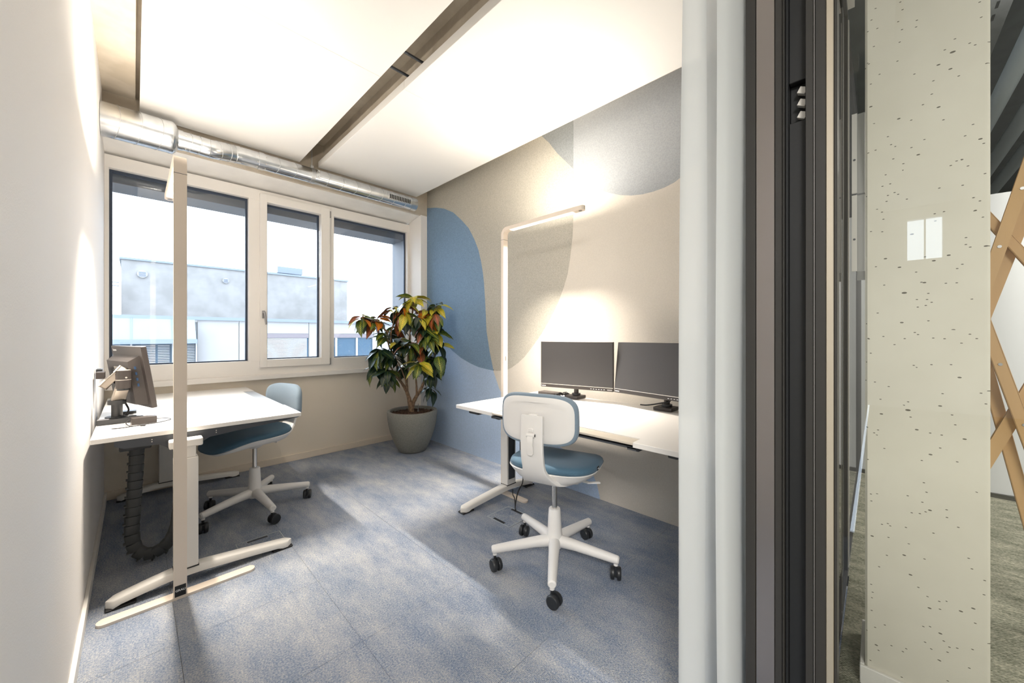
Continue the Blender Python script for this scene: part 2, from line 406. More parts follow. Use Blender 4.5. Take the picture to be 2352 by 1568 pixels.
# felt wall: inlaid acoustic felt pieces on a backing
wr = structure('wall_right', B().box(XR+0.006, XR+0.10, YF+0.02, YB, 0, ZC), 'felt_cream')
def felt(poly, m, proud, label):
    return B().prism(poly, 'x', XR-proud, XR+0.006).make('felt_panel', m, wr, label)
cut = [(3.70, 2.646), (3.50, 2.605), (3.356, 2.56), (3.19, 2.48), (3.05, 2.37), (2.93, 2.26), (2.841, 2.131), (2.782, 2.02),
       (2.742, 1.902), (2.715, 1.79), (2.698, 1.686), (2.679, 1.476), (2.662, 1.226), (2.617, 1.03), (2.568, 0.866), (2.49, 0.70), (2.38, 0.56)]
arc = [(1.662, 2.127), (1.668, 1.95), (1.691, 1.788), (1.715, 1.66), (1.753, 1.558), (1.81, 1.44), (1.883, 1.324), (1.985, 1.19), (2.094, 1.073), (2.17, 1.00), (2.247, 0.943), (2.32, 0.90), (2.383, 0.873)]
topc = [(1.98, 2.83), (1.90, 2.745), (1.817, 2.631), (1.74, 2.545), (1.662, 2.457)]
topc2 = [(1.662, 2.457), (1.60, 2.385), (1.534, 2.307), (1.45, 2.242), (1.354, 2.191), (1.27, 2.153), (1.189, 2.129), (1.11, 2.116), (1.039, 2.114), (0.965, 2.12), (0.9, 2.136), (0.82, 2.178), (0.72, 2.26), (0.62, 2.38), (0.55, 2.52)]
bot = [(2.383, 0.873), (2.50, 0.858), (2.568, 0.855), (2.647, 0.861), (2.78, 0.875), (2.909, 0.905), (3.06, 0.955), (3.199, 1.02), (3.32, 1.09), (3.422, 1.161), (3.53, 1.235), (3.62, 1.29), (3.69, 1.33)]
YE = 3.69
# greige field left of the arc, above the blue piece
i0 = 14
greige = [(YE, 2.95), (YE, 2.646)] + cut[1:i0+1] + [(2.50, 0.857), (2.44, 0.863)] + list(reversed(arc)) + [(1.662, 2.457)] + list(reversed(topc))[1:] + [(1.98, 2.95)]
felt(greige, 'felt_greige', 0.001, 'grey-beige wool felt panel')
blue = [(YE, 2.646)] + cut[1:i0+1] + bot[2:]
felt(blue, 'felt_blue', 0.0012, 'deep blue felt panel with rounded top')
lb = list(reversed(bot[2:])) + [(2.49, 0.70), (2.38, 0.56), (2.20, 0.43), (1.95, 0.34), (1.70, 0.28), (1.58, 0.24), (1.534, 0.221), (1.489, 0.168), (1.452, 0.092), (1.431, 0.01), (1.431, 0.0), (YE, 0.0)]
lb[-1] = (YE, 0.0)
felt(lb, 'felt_light_blue', 0.001, 'pale blue felt panel')
felt([(1.98, 2.95)] + topc + [(1.662, 2.95)], 'felt_grey', 0.0011, 'mid grey felt panel')
felt([(1.661, 2.95)] + topc2 + [(0.5, 2.7), (0.5, 2.95)], 'felt_pale_grey', 0.001, 'silver grey felt panel with round lower edge')
cream = [(1.661, 2.455)] + topc2[1:] + [(0.5, 2.7), (0.5, 2.95), (YF+0.02, 2.95), (YF+0.02, 0.0), (1.431, 0.0)]
cream += [(1.452, 0.092), (1.489, 0.168), (1.534, 0.221), (1.58, 0.24), (1.70, 0.28), (1.95, 0.34), (2.20, 0.43), (2.38, 0.56), (2.49, 0.70), (2.568, 0.855), (2.50, 0.857), (2.44, 0.863)] + list(reversed(arc))
felt(cream, 'felt_cream', 0.0005, 'cream felt panel')

B().box(XR, XR+0.105, 0.118, 0.165, 0, ZC).make('end_cap', 'wall_paint', wr, 'white end of the felt wall')
# suspended ceiling sails with module seams
def sail(name, x0, x1, ya, label):
    t = empty(name, label, 'ceiling panel', ((x0+x1)/2, 2.0, 2.72), group='suspended ceiling panels')
    ys = [ya, 2.11, -0.06]
    for a, b_ in zip(ys[:-1], ys[1:]):
        B().box(x0, x1, b_+0.0007, a-0.0007, 2.72, 2.775, 0.0015, 1).make('panel_tile', 'panel_white', t)
    for y in (3.0, 1.5):
        for x in (x0+0.2, x1-0.2):
            B().tube([(x, y, 2.775), (x, y, 2.83 if x > 1.24 else ZC)], 0.003, 6).make('hanger_rod', 'seam_steel', t)
sail('ceiling_sail', 0.026, 1.03, 3.66, 'wide white suspended ceiling panel nearer the left wall')
sail('ceiling_sail', 1.183, 2.20, 3.655, 'wide white suspended ceiling panel next to the felt wall')
for i, y in enumerate((2.09, 1.925)):
    B().tube([(0.9, y, 2.80), (1.24, y, 2.80), (2.1, y, 2.80)], 0.008, 8).make('conduit', 'steel_dark', smooth=True)
    tag(bpy.data.objects['conduit' if i == 0 else 'conduit.001'], 'dark thin pipe crossing the ceiling gap, %s' % ('nearer the window' if i == 0 else 'farther from the window'), 'pipe', 'pipes crossing the gap between ceiling panels')

# ---------------------------------------------------------------- window
w = empty('window_1', None, None, (1.06, YB, 0.82), kind='structure')
Y0 = 3.935
fr = B()
def fbox(x0, x1, z0, z1, y0=Y0, y1=Y0+0.07): fr.box(x0, x1, y0, y1, z0, z1, 0.0015, 1)
fbox(-0.15, 2.28, 2.392, 2.484); fbox(-0.15, 2.28, 0.83, 0.958)
fbox(-0.15, -0.127, 0.958, 2.392); fbox(2.248, 2.28, 0.958, 2.392)
fbox(0.705, 0.790, 0.958, 2.392); fbox(1.372, 1.424, 0.958, 2.392)
fr.make('frame', 'frame_white', w)
sb = B()
for a in ((0.785, 0.839, 0.898, 2.45), (1.296, 1.376, 0.898, 2.45), (0.839, 1.296, 0.898, 0.966), (0.839, 1.296, 2.381, 2.45)):
    sb.box(a[0], a[1], Y0-0.022, Y0+0.045, a[2], a[3], 0.001, 1)
sash = sb.make('sash', 'frame_white', w)
for (x0, x1, z0, z1) in ((-0.127, 0.705, 0.958, 2.392), (0.839, 1.296, 0.966, 2.381), (1.424, 2.248, 0.958, 2.392)):
    g = B(); e = 0.016; ya, yb = Y0+0.046, Y0+0.066
    g.box(x0, x0+e, ya, yb, z0, z1); g.box(x1-e, x1, ya, yb, z0, z1); g.box(x0+e, x1-e, ya, yb, z0, z0+e*0.6); g.box(x0+e, x1-e, ya, yb, z1-e*1.2, z1)
    g.make('gasket', 'gasket', w)
    B().box(x0+0.004, x1-0.004, Y0+0.050, Y0+0.056, z0+0.004, z1-0.004).make('glass_pane', 'glass_clear', w)
h = B().box(0.799, 0.821, Y0-0.030, Y0-0.022, 1.335, 1.405, 0.003)
h = h.make('handle_plate', 'metal_mid', sash)
B().tube([(0.810, Y0-0.03, 1.388), (0.810, Y0-0.062, 1.388)], 0.008, 12).tube(smooth_path([(0.808, Y0-0.062, 1.392), (0.813, Y0-0.064, 1.375), (0.822, Y0-0.062, 1.28)], 4), 0.0085, 12).make('handle', 'metal_mid', sash, smooth=True)
for z in (2.40, 0.925):
    B().box(1.3765, 1.390, Y0-0.016, Y0, z-0.032, z+0.032, 0.003).make('hinge', 'metal_mid', w)
structure('trim_1', B().box(XL, 2.28, YB-0.045, YB+0.02, 0.79, 0.832, 0.004), 'frame_white', label='white window sill board')
# outside lintel box and jamb seen through the glass
structure('trim_2', B().box(-0.6, 2.9, YB+0.14, YB+0.42, 2.33, 2.60), 'outside_lintel')
structure('trim_3', B().box(2.285, 2.75, YB+0.09, YB+0.42, 0.4, 2.34), 'outside_lintel')
structure('trim_4', B().box(-0.6, 2.9, YB+0.08, YB+0.42, 0.86, 0.925), 'outside_blind')
structure('trim_5', B().box(-0.8, -0.155, YB+0.09, YB+0.42, 0.4, 2.34), 'outside_lintel')

# ---------------------------------------------------------------- spiral duct
duct = empty('ventilation_duct', 'galvanised spiral duct under the beam above the window', 'duct', (1.0, 3.55, 2.58))
Yd1, Zd1, Yd2, Zd2 = 3.50, 2.555, 3.56, 2.592
R1, R2 = 0.105, 0.064
def lathe_x(profile, y, z, n=40):
    b = B(); b.loft([[(x, y+r*math.cos(2*PI*k/n), z+r*math.sin(2*PI*k/n)) for k in range(n)] for x, r in profile]); return b
lathe_x([(XL+0.002, R1), (0.165, R1)], Yd1, Zd1).make('wide_section', 'galvanised', duct, smooth=True)
lathe_x([(0.165, R1+0.002), (0.185, R1+0.002), (0.19, R1), (0.205, R1*0.85), (0.215, R2+0.004), (0.24, R2+0.003)], Yd1, Zd1).make('reducer', 'galvanised', duct, smooth=True)
lathe_x([(0.24, R2), (0.34, R2)], Yd1, Zd1).make('short_section', 'galvanised', duct, smooth=True)
bend = smooth_path([(0.34, Yd1, Zd1), (0.40, Yd1-0.002, Zd1-0.002), (0.46, Yd1+0.018, Zd1+0.012), (0.53, Yd2-0.006, Zd2-0.006), (0.58, Yd2, Zd2)], 5)
B().tube(bend, R2+0.001, 40).make('offset_bend', 'galvanised', duct, smooth=True)
lathe_x([(0.58, R2), (0.71, R2)], Yd2, Zd2).make('short_section', 'galvanised', duct, smooth=True)
lathe_x([(0.70, R2+0.004), (0.735, R2+0.004)], Yd2, Zd2).make('coupling', 'galvanised', duct, smooth=True)
lathe_x([(0.735, R2), (2.11, R2)], Yd2, Zd2).make('long_section', 'galvanised', duct, smooth=True)
lathe_x([(2.065, R2+0.002), (2.125, R2+0.002), (2.127, R2-0.004)], Yd2, Zd2).make('end_cap', 'galvanised', duct, smooth=True)
def helix(x0, x1, y, z, r, pitch, lean):
    # lock seams of the spiral: inclined rings
    b = B(); x = x0
    while x < x1:
        pts = []
        for k in range(33):
            a = 2*PI*k/32
            xx = min(max(x+lean*math.cos(a), x0-0.0), x1)
            pts.append((xx, y+(r+0.0008)*math.cos(a), z+(r+0.0008)*math.sin(a)))
        b.tube(pts, 0.0017, 5, cap=False)
        x += pitch
    return b
helix(XL+0.06, 0.15, Yd1, Zd1, R1, 0.10, -0.03).make('lock_seam', 'seam_steel', duct, smooth=True, kind='stuff')
helix(0.27, 0.34, Yd1, Zd1, R2, 0.05, -0.02).make('lock_seam', 'seam_steel', duct, smooth=True, kind='stuff')
helix(0.82, 2.0, Yd2, Zd2, R2, 0.128, -0.022).make('lock_seam', 'seam_steel', duct, smooth=True, kind='stuff')
for i in (4, 8, 12, 16):
    c = bend[i]; d = (bend[min(i+1, len(bend)-1)]-bend[i-1]).normalized()
    u = Vector((0, 0, 1)); u = (u-d*u.dot(d)).normalized(); v = d.cross(u)
    B().tube([c+(u*math.cos(2*PI*k/32)+v*math.sin(2*PI*k/32))*(R2+0.0015) for k in range(33)], 0.0018, 5, cap=False).make('bend_seam', 'seam_steel', duct, smooth=True)
for x, y, z, r in ((0.69, Yd2, Zd2, R2), (0.745, Yd2, Zd2, R2+0.002), (0.255, Yd1, Zd1, R2)):
    for a in (-PI*0.62, -PI*0.83, PI*0.92):
        p = Vector((x, y+r*math.cos(a), z+r*math.sin(a))); q = Vector((x, y+(r+0.004)*math.cos(a), z+(r+0.004)*math.sin(a)))
        B().tube([p, q], 0.0035, 8).make('screw', 'metal_bright', duct)
# air grille in the side of the duct
ang = PI*1.06      # faces the room, slightly down
def on_duct(x, a, r): return (x, Yd2+r*math.cos(a), Zd2+r*math.sin(a))
gb = B(); a0, a1 = PI*0.86, PI*1.20
gx0, gx1 = 1.78, 2.055
gb.loft([[on_duct(x, a0+(a1-a0)*k/8, R2+0.003) for k in range(9)]+[on_duct(x, a1-(a1-a0)*k/8, R2+0.0001) for k in range(9)] for x in (gx0, gx1)])
gb.make('air_grille', 'galvanised', duct, smooth=True)
dk = B(); s0, s1 = PI*0.93, PI*1.13
for i in range(13):
    x = 1.803+i*0.0182
    dk.loft([[on_duct(xx, s0+(s1-s0)*k/5, R2+0.0042) for k in range(6)]+[on_duct(xx, s1-(s1-s0)*k/5, R2+0.003) for k in range(6)] for xx in (x, x+0.0115)])
dk.make('grille_slots', 'black_deep', duct)
for x in (1.79, 2.045):
    B().tube([on_duct(x, PI*1.16, R2+0.002), on_duct(x, PI*1.16, R2+0.006)], 0.003, 8).make('screw', 'metal_bright', duct)
B().tube([(1.10, Yd2, Zd2+R2), (1.10, Yd2, ZC)], 0.004, 8).box(1.088, 1.112, Yd2-0.01, Yd2+0.01, Zd2+R2, Zd2+R2+0.025, 0.002).make('hanger', 'seam_steel', duct)
lathe_x([(1.085, R2+0.002), (1.115, R2+0.002)], Yd2, Zd2).make('clamp_band', 'seam_steel', duct, smooth=True)
t_ = text('marking', 'K 125', 0.03, 'print_white', duct, (1.135-1.0, Yd2-R2-0.0015-3.55, Zd2-2.58+0.006), (PI/2, PI/2, 0))

# ---------------------------------------------------------------- desks
def rounded_bar(b, x0, x1, yc, hw, ztop_mid, xmid0, xmid1, zend):
    """foot bar: plan with round ends, arched upwards to the column"""
    n = 30; rings = []
    for i in range(n+1):
        x = x0+(x1-x0)*i/n
        e = min(x-x0, x1-x)
        r = hw
        wdt = hw if e > r else max(0.004, math.sqrt(max(0, r*r-(r-e)**2)))
        if x < xmid0: t = (x-x0)/(xmid0-x0)
        elif x > xmid1: t = (x1-x)/(x1-xmid1)
        else: t = 1
        t = max(0, min(1, t)); s = t**0.85
        zt = zend+(ztop_mid-zend)*s
        zb = 0.009+(ztop_mid-zend)*s*0.80 if t > 0.12 else 0.009
        c = 0.006
        rings.append([(x, yc-wdt, zb), (x, yc-wdt, zt-c), (x, yc-wdt+min(c, wdt*.5), zt), (x, yc+wdt-min(c, wdt*.5), zt), (x, yc+wdt, zt-c), (x, yc+wdt, zb)])
    b.loft(rings); return b
def desk(loc, rz, label, rear_switch):
    """local frame: x across the depth (0 = wall side, 0.815 = front), y along the length (0 = near end, 1.54)"""
    t = empty('standing_desk', label, 'desk', loc, rz, group='height-adjustable desks')
    L, D, Z = 1.535, 0.815, 0.735
    n0, n1 = 0.345, 1.215
    poly = [(0.0, 0.0), (D, 0.0), (D, n0), (D-0.075, n0), (D-0.075, n1), (D, n1), (D, L), (0, L)]
    b = B(); b.prism(poly, 'z', Z-0.022, Z)
    bmesh.ops.bevel(b.bm, geom=[e for e in b.bm.edges], offset=0.0015, segments=1, affect='EDGES')
    K = dict(shift=False)
    b.make('desk_top', 'desk_white', t, **K)
    B().box(D-0.0745, D-0.001, n0+0.001, n1-0.001, Z-0.013, Z-0.0035, 0.001, 1).make('cable_flap', 'grey_inlay' if rear_switch else 'notch_tan_reflection', t, 'grey cable flap set into the front edge', **K)
    tr = B(); tr.box(D-0.085, D-0.006, n0-0.012, n1+0.012, Z-0.030, Z-0.0235, 0.001, 1)
    for y in (n0-0.012, n1-0.028):
        tr.prism([(D-0.006, Z-0.024), (D-0.085, Z-0.024), (D-0.085, Z-0.044), (D-0.03, Z-0.044), (D-0.006, Z-0.036)], 'y', y, y+0.04)
    tr.make('cable_tray', 'steel_dark', t, **K)
    for yc, s in ((-0.04+0.04, 1), (L-0.06, -1)):
        yc = -0.028 if s == 1 else L-0.075
        cy = yc
        f = B(); rounded_bar(f, 0.045, 0.755, cy, 0.031, 0.078, 0.25, 0.36, 0.036)
        fo = f.make('foot', 'powder_white', t, smooth=50, **K)
        for xa, xb in ((0.043, 0.14), (0.66, 0.757)):
            B().box(xa, xb, cy-0.030, cy+0.030, 0.0, 0.0095, 0.004, 1).make('glide', 'rubber_black', fo, **K)
        co = B().box(0.262, 0.350, cy-0.032, cy+0.032, 0.076, 0.60, 0.003, 1).make('column', 'powder_white', t, **K)
        B().box(0.260, 0.352, cy-0.034, cy+0.034, 0.0755, 0.081).make('column_gasket', 'rubber_black', co, **K)
        B().box(0.274, 0.338, cy+s*0.0325-0.001, cy+s*0.0325+0.001, 0.12, 0.58).make('column_groove', 'powder_white' if rear_switch else 'steel_dark', co, **K)
        B().box(0.270, 0.342, cy-0.026, cy+0.026, 0.60, 0.655, 0.002, 1).make('inner_column', 'powder_white', co, **K)
        B().box(0.245, 0.367, cy-0.036 if s == 1 else cy-0.02, cy+0.036 if s == -1 else cy+0.02, 0.652, 0.690, 0.006).make('column_head', 'powder_white', co, **K)
        cb = B()
        pl = [(0.07, Z-0.0235), (0.79, Z-0.0235), (0.74, 0.702), (0.50, 0.683), (0.40, 0.672), (0.355, 0.646), (0.25, 0.646), (0.215, 0.672), (0.10, 0.676), (0.07, 0.69)]
        cb.prism(pl, 'y', cy+s*0.03, cy+s*0.085)
        arm = cb.make('support_arm', 'steel_dark', t, **K)
        for x in (0.19, 0.425):
            for z in (0.700, 0.690):
                B().tube([(x, cy+s*0.03, z), (x, cy+s*0.0275, z)], 0.0025, 6).make('bolt', 'metal_bright', arm, **K)
    rl = B()
    for x in (0.20, 0.46):
        rl.box(x, x+0.04, 0.03, L-0.12, 0.682, 0.712)
    rl.make('cross_rail', 'steel_dark', t, **K)
    hs = B()
    hs.box(D-0.10, D-0.012, 0.16-0.045, 0.16+0.045, Z-0.040, Z-0.0225, 0.006)
    hs.make('height_switch', 'plastic_black', t, **K)
    hs = B(); hs.box(D-0.06, D-0.012, L-0.16-0.02, L-0.16+0.02, Z-0.036, Z-0.0225, 0.005); hs.make('bracket_clip', 'plastic_black', t, **K)
    return t, L, D, Z
d1, L, D, Z = desk((-0.132, 2.395, 0), 0, 'white-topped standing desk along the left wall, in front of the window', True)
# the second desk is the same model turned half round against the felt wall
d2, _, _, _ = desk((2.275, 1.945, 0), PI, 'white-topped standing desk against the felt wall under two monitors', False)
pbox = B().box(2.015, 2.095, 1.855, 1.905, 0.16, 0.62, 0.004).make('power_box', 'steel_dark')
tag(pbox, 'tall dark power box fixed beside the column of the right desk', 'power box')

# cable chain under the left desk
chain = empty('cable_chain', 'black segmented cable spine hanging in a loop under the left desk', 'cable chain', (0.02, 2.75, 0.0))
path = smooth_path([(0.012, 2.76, 0.690), (0.010, 2.76, 0.56), (0.004, 2.75, 0.42), (-0.004, 2.74, 0.27), (-0.008, 2.73, 0.17), (0.004, 2.72, 0.085), (0.045, 2.71, 0.045),
                    (0.10, 2.69, 0.060), (0.145, 2.67, 0.12), (0.165, 2.65, 0.22), (0.172, 2.63, 0.36), (0.175, 2.62, 0.50), (0.178, 2.60, 0.645)], 14)
acc = 0; last = path[0]; stations = [path[0]]
for p in path[1:]:
    acc += (p-last).length; last = p
    if acc >= 0.040: stations.append(p); acc = 0
for i in range(len(stations)-1):
    a, b_ = stations[i], stations[i+1]; d = (b_-a).normalized(); yv = Vector((0, 1, 0)); yv = (yv-d*yv.dot(d)).normalized(); xv = yv.cross(d)
    m3 = Matrix((xv, yv, d)).transposed(); Ln = (b_-a).length
    q = B()
    c = (a+b_)/2
    ring = sup(0.030, 0.022, 3.0, 14)
    q.loft([[c+m3 @ Vector((x*s_, y*s_, z)) for x, y in ring] for z, s_ in ((-Ln*0.46, 0.97), (-Ln*0.3, 1.0), (Ln*0.3, 0.95), (Ln*0.50, 0.88))])
    # ribs on the inner edge of the loop
    q.obox(c+m3 @ Vector((0.029, 0, Ln*0.36)), (0.006, 0.017, Ln*0.07), m3)
    q.make('chain_link', 'chain_grey', chain, smooth=True)
B().box(-0.012, 0.040, 2.735, 2.785, 0.665, 0.7125, 0.004).make('mounting_plate', 'steel_dark', chain)
tb_ = B().box(-0.05, 0.06, 2.50, 2.72, 0.640, 0.6815, 0.006).make('power_supply', 'plastic_black')
tag(tb_, 'black electronics box fixed below the left desk top', 'power supply')

# ---------------------------------------------------------------- lamps
def lamp(loc, rz, foot, label):
    """local: post at the origin, head reaches +y"""
    t = empty('office_floor_lamp', label, 'floor lamp', loc, rz, group='slim beige office floor lamps')
    K = dict(shift=False); H = 2.0
    def flatbar(pts, hw, z0, z1):
        (xa, ya), (xb, yb) = pts; d = Vector((xb-xa, yb-ya)).normalized(); n = Vector((-d.y, d.x)); r = []
        for k in range(9):
            a = PI*k/8; q = Vector((xb, yb))+n*math.cos(a)*hw+d*math.sin(a)*hw; r.append((q.x, q.y))
        for k in range(9):
            a = PI*k/8; q = Vector((xa, ya))-n*math.cos(a)*hw-d*math.sin(a)*hw; r.append((q.x, q.y))
        return B().prism(r, 'z', z0, z1)
    flatbar(foot, 0.026, 0.0, 0.011).make('foot', 'lamp_beige', t, **K)
    # post and head as one bent flat profile
    wv, dv = 0.0225, 0.013
    pts = [(0, 0.0105)] + [(0, 0.5), (0, 1.0), (0, H-0.055)]
    for k in range(1, 8):
        a = PI/2*k/8; pts.append((0.042-0.042*math.cos(a), H-0.055+0.042*math.sin(a)))
    hp = [(0.042, H-0.013), (0.70, H-0.013)]
    rings = []
    allp = [Vector((p[0], p[1])) for p in pts+hp]
    for i, p in enumerate(allp):
        tt = (allp[min(i+1, len(allp)-1)]-allp[max(i-1, 0)]).normalized(); nn = Vector((-tt.y, tt.x))
        rings.append([(x, p.x+nn.x*yy, p.y+nn.y*yy) for x, yy in ((-wv, -dv), (-wv+0.0, dv), (wv, dv), (wv, -dv))])
    ps = B().loft(rings); post = ps.make('post', 'lamp_beige', t, smooth=30, **K)
    # round nose of the head
    hn = B(); rr = []
    for k in range(13):
        a = -PI/2+PI*k/12; rr.append((wv*math.sin(a), 0.70+wv*math.cos(a)))
    rr = [(p[0], p[1]) for p in rr]
    hn.prism(rr, 'z', H-0.026, H); hn.make('head_tip', 'lamp_beige', t, smooth=30, **K)
    B().tube([(0, 0.690, H-0.0265), (0, 0.690, H-0.0285)], 0.011, 16).make('presence_sensor', 'metal_mid', t, **K)
    B().box(-wv-0.0003, wv+0.0003, -dv-0.0004, dv+0.0004, H-0.092, H-0.090).make('joint_line', 'steel_dark', t, **K)
    B().box(-0.017, 0.017, 0.075, 0.640, H-0.0285, H-0.0262).make('microprism_diffuser', 'lamp_down', t, 'glowing prismatic diffuser strip', **K)
    pr = B()
    for i in range(46):
        for j in (-1, 0, 1):
            y = 0.082+i*0.0121; x = j*0.0108
            pr.box(x-0.0045, x+0.0045, y, y+0.009, H-0.0310, H-0.0284)
    pr.make('diffuser_prisms', 'lamp_down', t, kind='stuff', **K)
    B().box(-0.016, 0.016, 0.10, 0.62, H+0.0002, H+0.0016).make('uplight_strip', 'lamp_up', t, 'glowing uplight strip', **K)
    B().box(-0.006, 0.006, dv, dv+0.0018, 0.99, 1.025, 0.0008, 1).make('touch_switch', 'metal_mid', t, **K)
    # the lamp's own light
    for nm, z, up, pw, sp in (('uplight', H+0.004, 1, UP, PI*0.94), ('downlight', H-0.034, 0, DN, PI*0.46)):
        l = bpy.data.lights.new(nm, 'AREA'); l.shape = 'RECTANGLE'; l.size = 0.04; l.size_y = 0.54; l.energy = pw; l.color = WARM; l.spread = sp
        o = bpy.data.objects.new(nm, l); C.objects.link(o); o.parent = t; o.location = (0, 0.36, z); o.rotation_euler = (PI if up else 0, 0, 0)
    return t
UP, DN = 9.5, 14
l1 = lamp((0.146, 2.246, 0), 0, ((-0.23, 0.012), (0.258, 0.012)), 'tall beige flat-post floor lamp in front of the left desk')
plate = B().box(-0.019, 0.019, -0.0145, -0.0128, 0.013, 0.062, 0.001, 1).make('maker_plate', 'black_deep', l1, 'black plate reading GRAU', shift=False)
text('lettering', 'GRAU', 0.0125, 'print_white', plate, (0, -0.0147, 0.040), (PI/2, 0, 0), bold=0.0002)
l2 = lamp((1.985, 2.035, 0), PI, ((0.035, 0.0), (0.035, 0.24)), 'tall beige floor lamp behind the right desk with its head over the monitors')
cab = B().tube(smooth_path([(2.03, 1.88, 0.16), (2.0, 1.86, 0.10), (1.955, 1.85, 0.07), (1.90, 1.82, 0.05), (1.83, 1.77, 0.01), (1.81, 1.745, 0.004)], 6), 0.004, 8)
cab.tube(smooth_path([(2.02, 1.98, 0.012), (1.96, 1.92, 0.01), (1.915, 1.86, 0.018), (1.86, 1.80, 0.012), (1.80, 1.74, 0.006)], 6), 0.0035, 8)
tag(cab.make('power_cable', 'rubber_black', smooth=True), 'thin black cables running from the right desk into the floor box', 'cable')

# ---------------------------------------------------------------- floor boxes
def floor_box(x0, x1, y0, y1, slots, label):
    t = empty('floor_box', label, 'floor box', ((x0+x1)/2, (y0+y1)/2, 0), group='carpeted floor outlets')
    z = 0.0005
    f = B(); e = 0.005
    for a in ((x0, x1, y0, y0+e), (x0, x1, y1-e, y1), (x0, x0+e, y0+e, y1-e), (x1-e, x1, y0+e, y1-e)): f.box(a[0], a[1], a[2], a[3], z, 0.0030)
    f.make('frame', 'grey_inlay', t)
    B().box(x0+e+0.001, x1-e-0.001, y0+e+0.001, y1-e-0.001, z, 0.0022).make('lid', 'carpet_blue', t)
    for (a, b_, c, d) in slots:
        B().box(a, b_, c, d, 0.0021, 0.0034, 0.0004, 1).make('cable_outlet', 'black_deep', t)
floor_box(0.400, 0.618, 2.40, 2.582, [(0.452, 0.550, 2.552, 2.567)], 'square carpeted floor box under the near end of the left desk')
floor_box(1.617, 1.818, 1.617, 1.822, [(1.624, 1.642, 1.672, 1.770), (1.790, 1.808, 1.68, 1.775)], 'square carpeted floor box under the right desk, cable going in')

